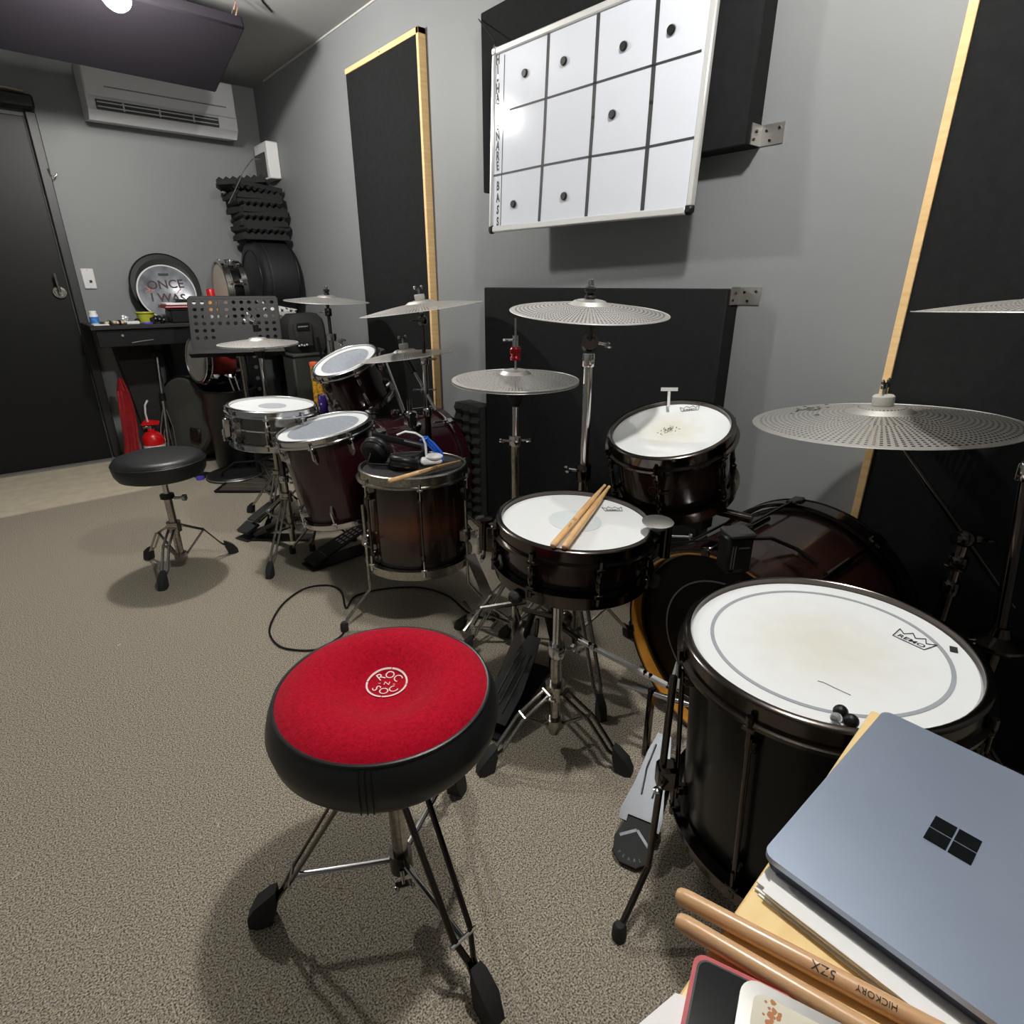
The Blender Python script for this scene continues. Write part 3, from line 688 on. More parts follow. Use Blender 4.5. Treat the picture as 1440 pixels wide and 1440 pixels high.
# ball-ended plug cluster on the rim of the floor tom
for lb, (u, v), rr, m in (('upper black ball bead resting on the floor tom rim by the desk', (1182, 1001), .0095, plastic), ('lower black ball bead on the floor tom rim touching the desk edge', (1197, 1014), .0095, plastic), ('clear glass bead on the floor tom rim below the black ones', (1176, 1010), .0075, mat('bead_glass', (225, 228, 228), .08, trans=.8))):
    q = atp(u, v, hp + V((0, 0, .010)), nrm)
    t = thing('bead', lb, 'bead', q, group='beads on the floor tom rim')
    MB().ball(q, rr, n=18).build('ball', m, t); MB().cyl(q - V((0, 0, rr + .0005)), q - V((0, 0, rr * .6)), rr * .5, n=12).build('stub', m, t)

# bass drum
bb, bf, Rb = V((1.170, .590, .285)), V((1.565, .570, .318)), .282
ax = (bb - bf).normalized(); Lb = (bb - bf).length
Mk = frame(bf, ax); t = thing('bass_drum', 'dark brown bass drum with an amber hoop under the ride cymbal', 'drum', M=Mk)
s = MB().lathe([(Rb - .022, .02 - Lb), (Rb - .014, .02 - Lb), (Rb - .014, -.02), (Rb - .022, -.02)], 80, closed=True).build('shell', burst_bass, t, local=True); s.location = (0, 0, Lb)
def bhoop(nm, z0, z1, m): return MB().lathe([(Rb, z0), (Rb, z1), (Rb - .004, z1 + .001), (Rb - .007, z1), (Rb - .008, z0)], 88, closed=True).build(nm, m, t, local=True)
bh = bhoop('batter_hoop', Lb - .035, Lb + .012, wbrown_m); bhoop('front_hoop', -.01, .035, wbrown_m)
MB().ring(Rb - .0075, Rb - .013, Lb - .034, Lb + .0125, 88).build('hoop_lining', amber_m, bh, local=True)
MB().ring(Rb + .004, Rb - .006, .034, .042, 88).build('hoop_edge', nickel, t, local=True)
MB().ring(Rb + .002, Rb - .013, -.013, -.009, 88).build('hoop_edge', nickel, t, local=True)
hd = MB().lathe([(0, Lb - .030), (Rb - .03, Lb - .030), (Rb - .014, Lb - .033)], 72).build('batter_head', blackhead_m, t, local=True)
MB().ring(.187, .183, Lb - .030, Lb - .0288, 72).build('head_ring', MATS['grey_ring'], hd, local=True)
MB().lathe([(0, .006), (Rb - .016, .006), (Rb - .016, .01), (0, .01)], 64).build('front_head', blackhead_m, t, local=True)
def cl_(L_):
    m = MB().box((Rb + .003, 0, L_ - .012), (.012, .032, .05), bev=.004).box((Rb - .004, 0, L_ + .012), (.018, .024, .006), bev=.002); return m
cl0 = None
for i in range(8):
    Mi = Matrix.Rotation(2 * PI * i / 8 + .2, 4, 'Z')
    if cl0 is None:
        cl0 = cl_(Lb).build('claw', nickel, t, local=True); cf0 = MB().box((Rb + .003, 0, .012), (.012, .032, .05), bev=.004).build('claw', nickel, t, local=True)
        rd0 = MB().cyl((Rb + .006, 0, Lb - .03), (Rb + .006, 0, .03), .004, n=8).cyl((Rb - .002, 0, Lb * .5 - .05), (Rb - .002, 0, Lb * .5 + .05), .009, n=10).build('tension_rod', nickel, t, local=True)
        for o in (cl0, cf0, rd0): o.matrix_local = Mi
    else: linked(cl0, 'claw', t, Mi); linked(cf0, 'claw', t, Mi); linked(rd0, 'tension_rod', t, Mi)
for sg in (-1, 1):
    p0 = V((1.42, .58 + sg * .26, .22)); p1 = V((1.36 + .1, .58 + sg * .40, .015)) if sg > 0 else V((1.44, .58 - .36, .015))
    MB().cyl(p0, p1, .007, n=10).ball(p1, .012, n=10).build('spur', nickel, t)
# trigger module clipped to the bass hoop
c = at(1033, 776, x=1.12)
T = Matrix.Translation(c) @ Matrix.Rotation(-.55, 4, 'Z')
t = thing('hoop_module', 'black electronic module clipped on top of the near bass drum hoop', 'module', M=T)
MB().box((0, 0, 0), (.058, .05, .085), bev=.006).build('case', plastic, t, local=True)
MB().box((0, -.002, .048), (.06, .054, .012), bev=.004).build('lid', rubber, t, local=True)
for k in (-.02, -.014): MB().box((k, -.0255, -.002), (.0025, .002, .055)).build('rail', steel, t, local=True)
MB().text('EAD', .010, Matrix.Translation(V((-.002, -.0258, -.034))) @ Matrix.Rotation(PI / 2, 4, 'X'), 1).box((.006, -.0255, .02), (.026, .0008, .004)).build('print', mat('faint_print', (92, 94, 98), .5), t, local=True, smooth=False)
MB().box((.02, .045, -.01), (.05, .06, .05), bev=.008).cyl((.02, .03, .04), (.05, .03, .045), .006, n=10).cyl((.03, .06, .02), (.06, .06, .03), .006, n=10).build('clamp', nickel, t, local=True)
q = at(995, 764, x=1.13)
MB().tube([c + V((-.01, .03, .02)), q + V((0, 0, .008)), at(930, 765, x=1.12)], .0022, 6).build('cable', plastic, t)
q0 = at(1070, 757, x=1.2)
MB().tube([c + V((.03, -.02, .03)), at(1085, 757, x=1.25), at(1120, 772, x=1.3), at(1150, 792, x=1.3)], .0045, 6).build('cable', plastic, t)

# bass pedal with grey footboard
t = thing('bass_pedal', 'grey metal bass pedal with a black heel plate beside the floor tom', 'drum pedal', (.86, .54, 0))
hp0, tp = V((.775, .515, .03)), V((.985, .60, .135)); d = (tp - hp0); Lp = d.length; d.normalize(); q = V((-d.y, d.x, 0)).normalized(); u = d.cross(q) * -1
if u.z < 0: u = -u
Mp = Matrix((d, q, u)).transposed().to_4x4(); Mp.translation = hp0
fbd = mat('pedal_grey', (104, 107, 112), .42, .7)
MB().prism([(.035, -.045), (.06, -.046), (.12, -.034), (.2, -.026), (Lp, -.016), (Lp, .016), (.2, .026), (.12, .034), (.06, .046), (.035, .045), (.035, .027), (.05, .027), (.05, -.027), (.035, -.027)], 0, .006, Mp).build('footboard', fbd, t)
for sg in (-1, 1): MB().tube([Mp @ V((.10, sg * .012, .007)), Mp @ V((.16, sg * .017, .008)), Mp @ V((.22, sg * .012, .008))], .0025, 6).build('rib', fbd, t)
hl = MB().prism([(.048, -.026), (.048, .026), (.0, .042), (-.03, .036), (-.045, .018), (-.045, -.018), (-.03, -.036), (.0, -.042)], -.018, .003, Mp).build('heel_plate', rubber, t)
mb = MB(); mb.stroke([(.005, .03), (.025, .002)], .006, .0032, Mp).stroke([(.025, -.002), (.003, -.03)], .006, .0032, Mp); mb.build('arrow_mark', fbd, hl)
mb = MB()
for i, ch in enumerate('PEARL'):
    k = (i - 2) * .2; mb.text(ch, .0095, Mp @ Matrix.Translation(V((-.034 * math.cos(k * 1.5), -.034 * math.sin(k * 1.8) * -1 * -1, .0036))) @ Matrix.Rotation(PI / 2 * -1 + k, 4, 'Z'), .9)
mb.build('lettering', fbd, hl, smooth=False)
MB().prism([(-.02, -.04), (.30, -.03), (.30, .03), (-.02, .04)], 0, .006, Matrix.Translation(V((.775, .515, .004))) @ Matrix.Rotation(math.atan2(d.y, d.x), 4, 'Z')).build('base_plate', nickel, t)
for sg in (-1, 1):
    b0 = V((1.04, .62, 0)) + q * sg * .055; MB().box(b0 + V((0, 0, .11)), (.022, .014, .21), bev=.004).build('frame_post', nickel, t)
MB().cyl(V((1.04, .62, .20)) - q * .075, V((1.04, .62, .20)) + q * .14, .007, n=12).build('axle', chrome, t)
MB().cyl(V((1.04, .62, .20)), V((1.07, .64, .3)), .004, n=8).build('beater_shaft', chrome, t)
bt = at(957, 945, x=1.09)
MB().hull([bt + V((x, y, z)) for x, y, z in ((-.025, .012, -.03), (.03, .012, -.03), (-.025, -.02, -.03), (.03, -.02, -.03), (-.01, .01, .03), (.025, .01, .026), (-.01, -.02, .03), (.025, -.02, .026))]).build('beater', mat('beater_white', (216, 216, 208), .6), t)
# bright drive bar of the double pedal
a, b = at(813, 899, x=.98), at(938, 964, x=1.05)
t = thing('drive_bar', 'bright aluminium drive bar linking the double pedal under the snare drum', 'drive bar', a)
dd = (b - a).normalized()
T = Matrix((dd, V((0, 0, 1)).cross(dd).normalized(), dd.cross(V((0, 0, 1)).cross(dd)).normalized())).transposed().to_4x4(); T.translation = a
Lq = (b - a).length
MB().box((Lq / 2, 0, 0), (Lq, .013, .013), T, .002).build('bar', alu, t)
for k in (.035, .05, Lq - .06, Lq - .045): MB().cyl(T @ V((k, -.002, .0)), T @ V((k, -.002, .009)), .005, n=10).build('screw', nickel, t)
MB().cyl(T @ V((Lq - .01, 0, 0)), T @ V((Lq + .06, .0, -.004)), .006, n=10).build('coupling', nickel, t); MB().cyl(T @ V((.01, 0, 0)), T @ V((-.05, 0, .01)), .007, n=10).build('coupling', nickel, t)
# slave pedal
t = thing('slave_pedal', 'black double-pedal slave footboard behind the red drum stool', 'drum pedal', (.9, 1.05, 0))
hp0, tp = V((.77, 1.0, .03)), V((1.03, 1.11, .13)); d = (tp - hp0); Lp = d.length; d.normalize(); q = V((-d.y, d.x, 0)).normalized(); u = d.cross(q); u = -u if u.z < 0 else u
Mp = Matrix((d, q, u)).transposed().to_4x4(); Mp.translation = hp0
MB().prism([(0, -.045), (.1, -.048), (.2, -.036), (Lp, -.02), (Lp, .02), (.2, .036), (.1, .048), (0, .045)], 0, .008, Mp).build('footboard', mat('pedal_black', (40, 41, 43), .3, .6), t)
for k in (-.02, 0, .02): MB().box((.13, k, .009), (.2, .003, .002), Mp).build('groove', nickel, t)
MB().prism([(-.03, -.045), (.32, -.04), (.32, .04), (-.03, .045)], 0, .008, Matrix.Translation(V((.77, 1.0, .002))) @ Matrix.Rotation(math.atan2(d.y, d.x), 4, 'Z')).build('base_plate', plastic, t)
for sg in (-1, 1):
    b0 = V((1.06, 1.12, 0)) + q * sg * .045
    MB().tube([b0, b0 + V((0, 0, .12)), b0 + V((0, 0, .2)) - q * sg * .02], .011, 10).build('frame_post', plastic, t)
MB().cyl(V((1.06, 1.12, .2)) - q * .09, V((1.06, 1.12, .2)) + q * .06, .008, n=12).build('axle', nickel, t)
MB().tube([(1.045, 1.115, .19), (1.04, 1.113, .15), (1.035, 1.112, .13)], .006, 6).build('chain', nickel, t)
for k in (-.085, -.06): MB().ball(V((1.06, 1.12, .205)) + q * k, .021, n=14, sc=(1, 1, 1.3)).build('spring_cam', nickel, t)

# hi-hat
hc, hn = V((1.076, 1.258, .891)), V((-.015, -.024, 1))
o, Mh, h = cymbal('perforated top hi-hat cymbal with a red clutch before the black wall panel', hc, hn, .178)
cymbal('perforated bottom hi-hat cymbal facing up under the red clutch cymbal', hc - V((0, 0, .006)), hn, .1785, flip=True)
t = thing('hihat_stand', 'chrome hi-hat stand with a red clutch behind the near snare drum', 'cymbal stand', (1.076, 1.258, 0))
X, Y = 1.076, 1.258
MB().cyl((X, Y, .02), (X, Y, .72), .0125, n=18).build('lower_tube', chromed, t)
MB().cyl((X, Y, .70), (X, Y, .85), .0095, n=16).build('upper_tube', chrome, t)
collar((X, Y, .715), .019, .03, chrome, t); wing((X - .015, Y + .01, .715), (-.76, .64, 0), chrome, t, .7); wing((X + .015, Y - .01, .715), (.76, -.64, 0), chrome, t, .7)
MB().lathe([(.005, .815), (.012, .815), (.024, .845), (.028, .855), (.028, .863), (.006, .863)], 24, Matrix.Translation(V((X, Y, 0)))).build('seat_cup', plastic, t)
MB().cyl((X, Y, .85), (X, Y, 1.055), .0032, n=10).build('pull_rod', chrome, t)
MB().lathe([(.004, .944), (.014, .944), (.016, .95), (.012, .957), (.016, .962), (.016, .974), (.011, .98), (.004, .98)], 20, Matrix.Translation(V((X, Y, 0)))).build('clutch_felt', redal_m, t)
MB().cyl((X, Y, .98), (X, Y, 1.01), .009, n=16).build('clutch', chrome, t)
wing((X - .005, Y + .004, .998), (-.76, .64, 0), chrome, t, .7)
tripod(t, (X, Y), [(1.30, 1.30), (1.0, 1.47), (.93, 1.34)], .26, .10, chromed, .013, .005, .009, .55, 1)
fb = V((.99, 1.18, .07))
MB().hull([fb + V((x, y, z)) for x, y, z in ((-.17, -.10, -.05), (-.14, -.16, -.05), (.08, .04, .05), (.11, -.01, .05), (-.17, -.1, -.04), (-.14, -.16, -.04), (.08, .04, .058), (.11, -.01, .058))]).build('footboard', nickel, t)
for sg in (0, 1): MB().tube([(1.0 + .05 * sg, 1.14 + .08 * sg, .01), (1.06 + .03 * sg, 1.2 + .06 * sg, .10), (1.076, 1.258, .16)], .006, 8).build('frame_arm', nickel, t)

# crash over the hi-hat panel
cc, cn = V((1.162, 1.07, 1.074)), V((-.039, -.089, .995))
o, M_, h = cymbal('perforated crash cymbal on a chrome stand in the middle of the black wall panel', cc, cn, .203)
X, Y = 1.168, 1.068
t = thing('cymbal_stand', 'chrome crash stand with round tilter behind the near rack tom', 'cymbal stand', (X, Y, 0))
topper(t, M_, h, 'black', chrome)
MB().cyl((X, Y, .08), (X, Y, .62), .0145, n=18).build('lower_tube', chromed, t)
MB().cyl((X, Y, .60), (X, Y, .96), .0125, n=18).build('middle_tube', chrome, t)
MB().cyl((X, Y, .955), (X, Y, 1.075), .008, n=14).build('top_tube', nickel, t)
collar((X, Y, .645), .021, .05, nickel, t); wing((X - .012, Y + .012, .65), (-.76, .64, .1), chrome, t, .9)
collar((X, Y, .955), .017, .035, chrome, t)
q = V((X, Y, .998)); MB().ring(.022, .014, -.012, .012, 24, frame(q, FWD)).lathe([(0, -.009), (.015, -.009), (.015, .009), (0, .009)], 20, frame(q, FWD)).build('ratchet', nickel, t)
wing(q + RGT * .02, RGT + V((0, 0, -.2)), chrome, t, .9)
collar((X, Y, 1.062), .014, .03, chrome, t); wing(V((X, Y, 1.06)) + RGT * .012, RGT, chrome, t, .8)
tripod(t, (X, Y), [(1.42, 1.05), (1.09, 1.33), (1.04, .84)], .28, .12, chromed, .0145, .006, .011, .5, 1)

# ride
rc, rn = V((1.402, .43, .863)), V((-.02, .07, .997))
o, M_, h = cymbal('large perforated ride cymbal with a grey felt above the near bass drum', rc, rn, .254)
q = Matrix.Translation(V((0, 0, 0)))
mb = MB(); Mi = M_.inverted()
for k in range(26):
    pz = Mi @ atp(1136 + random.gauss(0, 13), 572 + random.gauss(0, 4), M_ @ V((0, 0, .02)), M_.to_3x3() @ V((0, 0, 1)))
    r_ = math.hypot(pz.x, pz.y); rb = .0635; zz = .254 * .095 * (1 - ((r_ - rb) / (.254 - rb)) ** 1.25) + .0006
    mb.box((pz.x, pz.y, zz), (random.uniform(.004, .014), random.uniform(.003, .008), .0005), M_)
mb.build('print', ink_m, o)
t = thing('cymbal_stand', 'black nickel boom stand carrying the large ride cymbal', 'cymbal stand', (1.45, .236, 0))
topper(t, M_, h, 'felt', chrome)
J = V((1.45, .236, .642)); top = M_ @ V((0, 0, .012)); tail = J + (J - top).normalized() * .17
MB().cyl(top, J, .0055, n=12).cyl(J, tail, .0055, n=12).build('boom_arm', nickel, t)
MB().cyl(top + V((0, 0, .01)), top.lerp(J, .14), .011, n=14).ball(top, .013, n=12).build('tilter', nickel, t)
wing(top + RGT * -.006, -RGT, chrome, t, .5)
MB().ball(J, .02, n=16).cyl(J - RGT * .025, J + RGT * .025, .012, n=14).build('boom_clamp', nickel, t); wing(J + RGT * .02, RGT, nickel, t, .8)
MB().cyl((1.45, .236, .05), (1.45, .236, .52), .0125, n=16).build('lower_tube', nickel, t)
MB().cyl((1.45, .236, .50), (1.45, .236, .63), .0095, n=16).build('upper_tube', chromed, t)
collar((1.45, .236, .585), .018, .03, nickel, t); wing((1.44, .225, .585), (-.76, .3, 0), nickel, t, .8); collar((1.45, .236, .525), .018, .03, nickel, t)
tripod(t, (1.45, .236), [(1.24, .06), (1.55, .0), (1.6, .27)], .30, .14, nickel, .0125, .0055, .01, .5, 1)

# crash at the right edge
xc, xn = V((1.475, .335, 1.095)), V((-.05, .03, 1))
o, M_, h = cymbal('perforated crash cymbal high over the right half of the ride cymbal', at(1490, 438, d=.96), V((.02, .03, 1)), .207)
q = M_.translation
t = thing('cymbal_stand', 'chrome stand rising behind the laptop to the highest crash cymbal', 'cymbal stand', (1.366, .125, 0))
topper(t, M_, h, 'black', chrome)
p0 = V((1.366, .125, .484)); p1 = at(1446, 664, d=1.08)
MB().cyl(p0, p1, .0115, n=18).build('middle_tube', nickel, t)
MB().cyl(p0 - V((0, 0, .44)), p0, .015, n=18).build('lower_tube', nickel, t)
p2 = p1.lerp(q, .55)
MB().cyl(p1, p2, .009, n=14).cyl(p2, M_ @ V((0, 0, .02)), .006, n=12).build('upper_tube', chrome, t)
collar(p1, .018, .035, chrome, t)
MB().lathe([(.012, -.01), (.045, -.012), (.05, -.006), (.05, .0), (.02, .012), (.014, .03)], 28, Matrix.Translation(p0)).build('base_collar', nickel, t)
wing(p0 - RGT * .04, -RGT, chrome, t, .6)
wing(at(1434, 651, d=1.08), RGT, chrome, t, .8)
tripod(t, (1.366, .125), [(1.18, .02), (1.5, -.05), (1.38, .30)], .26, .10, nickel, .015, .0055, .01, .5, 1)

# ================================================================ RED STOOL
rcx, rcy = .351, .748
t = thing('drum_stool', 'round drum stool with a red velour top and black vinyl side', 'stool', (rcx, rcy, 0))
zt = .525; T = Matrix.Translation(V((rcx, rcy, 0)))
RS = .186
prof = [(0, zt - .027), (.035, zt - .0266), (.05, zt - .024), (.065, zt - .017), (.083, zt - .005), (.105, zt + .005), (.13, zt + .008), (.15, zt + .003), (.166, zt - .004), (.176, zt - .013)]
sr = MB().lathe(prof, 80, T, cap=False).build('velour_top', red_m, t)
MB().lathe([(.174, zt - .012), (.178, zt - .0135), (.186, zt - .028), (.1925, zt - .055), (.187, zt - .083), (.172, zt - .104), (.145, zt - .114), (0, zt - .114)], 80, T, cap=False).build('vinyl_side', leath, t)
MB().torus(.1755, .0035, T @ Matrix.Translation(V((0, 0, zt - .0115))), 80, 8).build('piping', leath, t)
for k in (-.012, .012, 0): 
    aa = math.radians(-127) + k * 4
    MB().tube([V((rcx, rcy, 0)) + V((math.cos(aa) * r, math.sin(aa) * r, z)) for r, z in ((.179, zt - .014), (.1868, zt - .028), (.1932, zt - .055), (.1907, zt - .085))], .0011, 5).build('seam', plastic, t)
# printed emblem: ring in four arcs and the words
c = at(544, 961, z=zt - .025); cu = at(553, 940, z=zt - .025)
ang = math.atan2((cu - c).y, (cu - c).x) - PI / 2
Te = Matrix.Translation(V((c.x, c.y, zt - .0252))) @ Matrix.Rotation(ang, 4, 'Z')
emb = mat('emblem_white', (238, 214, 212), .8)
mb = MB()
for k in range(4):
    a0 = PI / 2 * k + .05; a1 = PI / 2 * (k + 1) - .05
    mb.stroke([(.034 * math.cos(a0 + (a1 - a0) * i / 12), .034 * math.sin(a0 + (a1 - a0) * i / 12)) for i in range(13)], .0032, .0005, Te)
def curved(mb, word, r, a_mid, step, size, top):
    for i, ch in enumerate(word):
        a = a_mid - (i - (len(word) - 1) / 2) * step * (1 if top else -1)
        mb.text(ch, size, Te @ Matrix.Translation(V((r * math.cos(a), r * math.sin(a), .0011))) @ Matrix.Rotation(a - PI / 2 + (0 if top else PI), 4, 'Z'), 1.0)
curved(mb, 'ROC', .0205, PI / 2, .80, .022, True); curved(mb, 'SOC', .0205, -PI / 2, .80, .022, False)
mb.text('- N -', .012, Te @ Matrix.Translation(V((0, 0, .0011))), 1.25)
def zsurf(r):
    for (r0, z0), (r1, z1) in zip(prof[:-1], prof[1:]):
        if r <= r1: return z0 + (z1 - z0) * (r - r0) / (r1 - r0)
    return prof[-1][1]
mb.v = [(x, y, zsurf(math.hypot(x - rcx, y - rcy)) + .0012 + (z - Te.translation.z) * .5) for x, y, z in mb.v]      # printed on the dished velour
mb.build('emblem', emb, sr, smooth=False)
MB().box((rcx, rcy, zt - .126), (.14, .14, .016), bev=.004).build('seat_bracket', nickel, t)
MB().cyl((rcx, rcy, .13), (rcx, rcy, .40), .0145, n=20).build('pole', chromed, t)
MB().cyl((rcx, rcy, .36), (rcx, rcy, .395), .03, n=24).build('leg_collar', nickel, t)
MB().cyl((rcx, rcy, .085), (rcx, rcy, .13), .022, n=20).build('brace_collar', nickel, t)
wing((rcx - .01, rcy - .02, .10), (-.35, -.9, -.35), chrome, t, .8)
for fu, fv, wd in ((371, 1293, .017), (688, 1423, .017), (644, 1112, .015)):
    f = at(fu, fv, z=0); d = V((f.x - rcx, f.y - rcy, 0)); d.normalize(); q = V((-d.y, d.x, 0))
    p0 = V((rcx, rcy, .385)) + d * .035; p1 = V((f.x, f.y, .05)) - d * .03
    lg = MB()
    for sg in (-1, 1): lg.tube([p0 + q * wd * sg * .8, p0.lerp(p1, .18) + q * wd * sg * 1.25, p0.lerp(p1, .80) + q * wd * sg * 1.0, p0.lerp(p1, .92) + q * .005 * sg, p1 + q * .005 * sg], .006, 8, flat=.0035)
    lo = lg.build('leg', nickel, t); fo = MB(); foot(fo, (f.x, f.y, 0), d, 1.3); fo.build('rubber_foot', rubber, lo)
    pe = p0.lerp(p1, .82)
    MB().tube([V((rcx, rcy, .108)) + d * .02, pe + V((0, 0, -.004))], .0065, 8, flat=.004).cyl(pe - q * .026, pe + q * .026, .004, n=8).build('brace', chrome, t)

# ================================================================ BLACK STOOL
bx, by = .366, .2640 * 10
t = thing('drum_stool', 'small round black vinyl drum stool in front of the far drum kit', 'stool', (bx, by, 0))
T = Matrix.Translation(V((bx, by, 0)))
zt = .503
MB().lathe([(0, zt + .004), (.08, zt + .003), (.14, zt), (.158, zt - .006), (.168, zt - .02), (.170, zt - .035), (.166, zt - .062), (.155, zt - .082), (.14, zt - .088), (0, zt - .088)], 64, T).build('cushion', leath, t)
MB().torus(.168, .003, T @ Matrix.Translation(V((0, 0, zt - .024))), 64, 8).build('piping', leath, t)
MB().box((bx + .01, by, zt - .1), (.09, .07, .026), bev=.006).box((bx + .06, by - .01, zt - .1), (.02, .02, .03), bev=.004).build('seat_bracket', plastic, t)
MB().cyl((bx, by, .31), (bx, by, zt - .09), .0115, n=16).build('upper_tube', chrome, t)
MB().cyl((bx, by, .035), (bx, by, .33), .0155, n=18).build('lower_tube', chromed, t)
MB().cyl((bx, by, .318), (bx, by, .335), .027, n=20).build('clamp', plastic, t)
MB().cyl((bx + .02, by - .015, .318), (bx + .05, by - .035, .318), .006, n=10).lathe([(0, 0), (.014, 0), (.014, .012), (0, .012)], 14, frame((bx + .05, by - .035, .318), (.8, -.6, 0))).build('thumb_screw', steel, t)
tripod(t, (bx, by), [tuple(at(230, 828, z=0))[:2], tuple(at(210, 786, z=0))[:2], tuple(at(328, 777, z=0))[:2]], .19, .055, chromed, .0155, .006, .011, .5, 1.1, .03)

# ================================================================ BROWN FLOOR TOM USED AS A TABLE
bc, bn = V((.995, 1.713, .556)), V((.02, .03, 1))
t, Mt, ho = drum('floor_tom', 'brown burst floor tom with headphones lying on its black top', bc, bn, .19, .365, burst_tom, chromed, mesh_m, 6, -2.02, lugstyle='long', groupname=None)
for (u, v, fu, fv) in ((505, 742, 485, 887), (651, 747, 697, 872), (589, 700, 590, 838)):
    pb = V((.995, 1.713, .32)); f = at(fu, fv, z=0) if fv != 838 else V((1.10, 1.93, 0))
    ax = V((f.x - pb.x, f.y - pb.y, 0)).normalized(); pb = pb + ax * .196
    tombracket(t, pb, ax, chromed)
    tomleg(t, [pb + V((0, 0, .13)) + ax * .006, pb + ax * .006, V((pb.x, pb.y, .13)) + ax * .008, V((f.x, f.y, .03)).lerp(V((pb.x, pb.y, .13)), .12), (f.x, f.y, .018)], .006, chromed)
tz = .5485
p0, p1 = at(546, 677, z=.566), at(648, 648, z=.564)
stick('single drumstick lying on the black top of the brown floor tom', p0, p1, .0078, stick_m, None, [('5A', .19, .016), ('HICKORY', .14, .010)], spin=1.9)
# headphones
c = at(556, 640, z=.56)
t = thing('headphones', 'black over-ear headphones resting on the brown floor tom', 'headphones', (c.x, c.y, tz))
l = at(528, 634, z=.595); r = at(568, 652, z=.565)
ctr = V((c.x, c.y, .585))
for nm, p, nrm_ in (('ear_cup', l, V((.75, .45, .35))), ('ear_cup', r, V((.3, .1, 1)))):
    M_ = frame(p, nrm_)
    e = MB().lathe([(0, -.028), (.036, -.028), (.047, -.016), (.050, .0), (.047, .007), (0, .007)], 32, M_).build('ear_cup', plastic, t)
    MB().torus(.038, .013, M_ @ Matrix.Translation(V((0, 0, .012))), 32, 10).build('ear_pad', leath, e)
    MB().ring(.052, .046, -.012, -.006, 32, M_).build('cup_ring', nickel, e)
far = V((c.x + .11, c.y - .05, .556))
b0 = l + V((-.01, .0, .03)); b1 = r + V((.03, -.01, .01))
arc = [b0, b0 + V((.02, .05, .015)), V((c.x + .06, c.y + .045, .59)), V((c.x + .115, c.y + .0, .572)), V((c.x + .10, c.y - .05, .563)), b1]
MB().tube(arc, .009, 10, flat=.014).build('headband', leath, t)
MB().tube([l + V((-.03, -.02, -.0)), l + V((-.05, -.03, -.03)), V((c.x - .08, c.y - .05, .552)), V((c.x - .03, c.y - .09, .552)), V((c.x + .05, c.y - .07, .552))], .003, 6).build('cable', plastic, t)
MB().tube([r + V((-.02, -.03, 0)), r + V((0, -.045, -.006)), r + V((.02, -.04, -.008))], .005, 8).build('slider', steel, t)
# white clip, blue cord bundle, white puck
c = at(606, 648, z=.56)
t = thing('puck', 'low white rounded box with a lid on the brown floor tom', 'box', (c.x, c.y, tz))
Tq = Matrix.Translation(V((c.x, c.y, 0))) @ Matrix.Rotation(-.4, 4, 'Z')
MB().box((0, 0, tz + .011), (.075, .055, .022), Tq, .008).build('body', white_m, t)
MB().lathe([(.030, tz + .022), (.031, tz + .028), (.024, tz + .034), (0, tz + .036)], 24, Tq @ Matrix.Translation(V((.012, 0, 0)))).build('lid', white_m, t)
c = at(602, 628, z=.60)
t = thing('cord_bundle', 'bundle of bright blue cord standing behind the white box', 'cord', (c.x, c.y, tz))
mb = MB()
for k in range(9):
    a = -.5 + k * .12; o_ = V((math.cos(a) * .012 - .006, .006 * math.sin(k * 2), 0))
    mb.tube([V((c.x, c.y, .55)) + RGT * (.03 + .002 * k) + o_, V((c.x, c.y, .58)) + RGT * (.018 + .003 * k) + o_ + FWD * .004 * (k % 3), V((c.x, c.y, .61)) + RGT * (-.006 + .003 * k) + o_, V((c.x, c.y, .635)) + RGT * (-.018 + .001 * k) + o_], .0042, 6)
mb.build('cord', blue_m, t)
MB().torus(.014, .004, frame(V((c.x, c.y, .628)) + RGT * -.013, V((0, 0, 1)) + RGT * -.4), 16, 6).build('tie', blue_m, t)
c = at(572, 612, z=.62)
t = thing('clip_band', 'white curved plastic band leaning beside the blue cord bundle', 'band', (c.x, c.y, tz))
MB().tube([at(558, 612, d=2.02), at(570, 607, d=2.02), at(584, 609, d=2.03), at(594, 615, d=2.04), at(598, 624, d=2.04), at(600, 645, d=2.04)], [.004, .008, .011, .011, .009, .006], 8, flat=.004).build('band', white_m, t)

# ================================================================ FAR DRUM KIT (burgundy, chrome)
# snare
kc, kn = V((.794, 2.486, .678)), V((.05, -.035, .998))
t, M_, ho = drum('snare_drum', 'chrome-shelled snare drum with a white head in the far drum kit', kc, kn, .178, .165, mat('chrome_shell', (120, 116, 110), .16, 1), chrome, head_m, 8, .3, dot=.0, lugstyle='small', rimw=.028)
MB().lathe([(0, 0), (.055, 0), (.055, .0006), (0, .0006)], 40).build('centre_dot', mat('worn_dot', (176, 182, 188), .55), ho, local=True).location = (0, 0, .0003)
MB().torus(.162, .004, M_ @ Matrix.Translation(V((0, 0, .0825))), 64, 8).build('shell_bead', chrome, t)
a = w2l(M_, at(326, 600, d=2.38)); T = M_ @ Matrix.Rotation(math.atan2(a.y, a.x), 4, 'Z')
MB().box((.18, 0, .07), (.03, .03, .08), T, .006).box((.195, 0, .04), (.012, .02, .05), T, .004).build('strainer', chrome, t)
t = thing('snare_stand', 'chrome snare stand under the far chrome-shelled snare', 'drum stand', (.8, 2.5, 0))
tripod(t, (.80, 2.50), [(.705, 2.84), (.62, 2.30), (1.05, 2.42)], .26, .12, chromed, .013, .0055, .010, .5, 1)
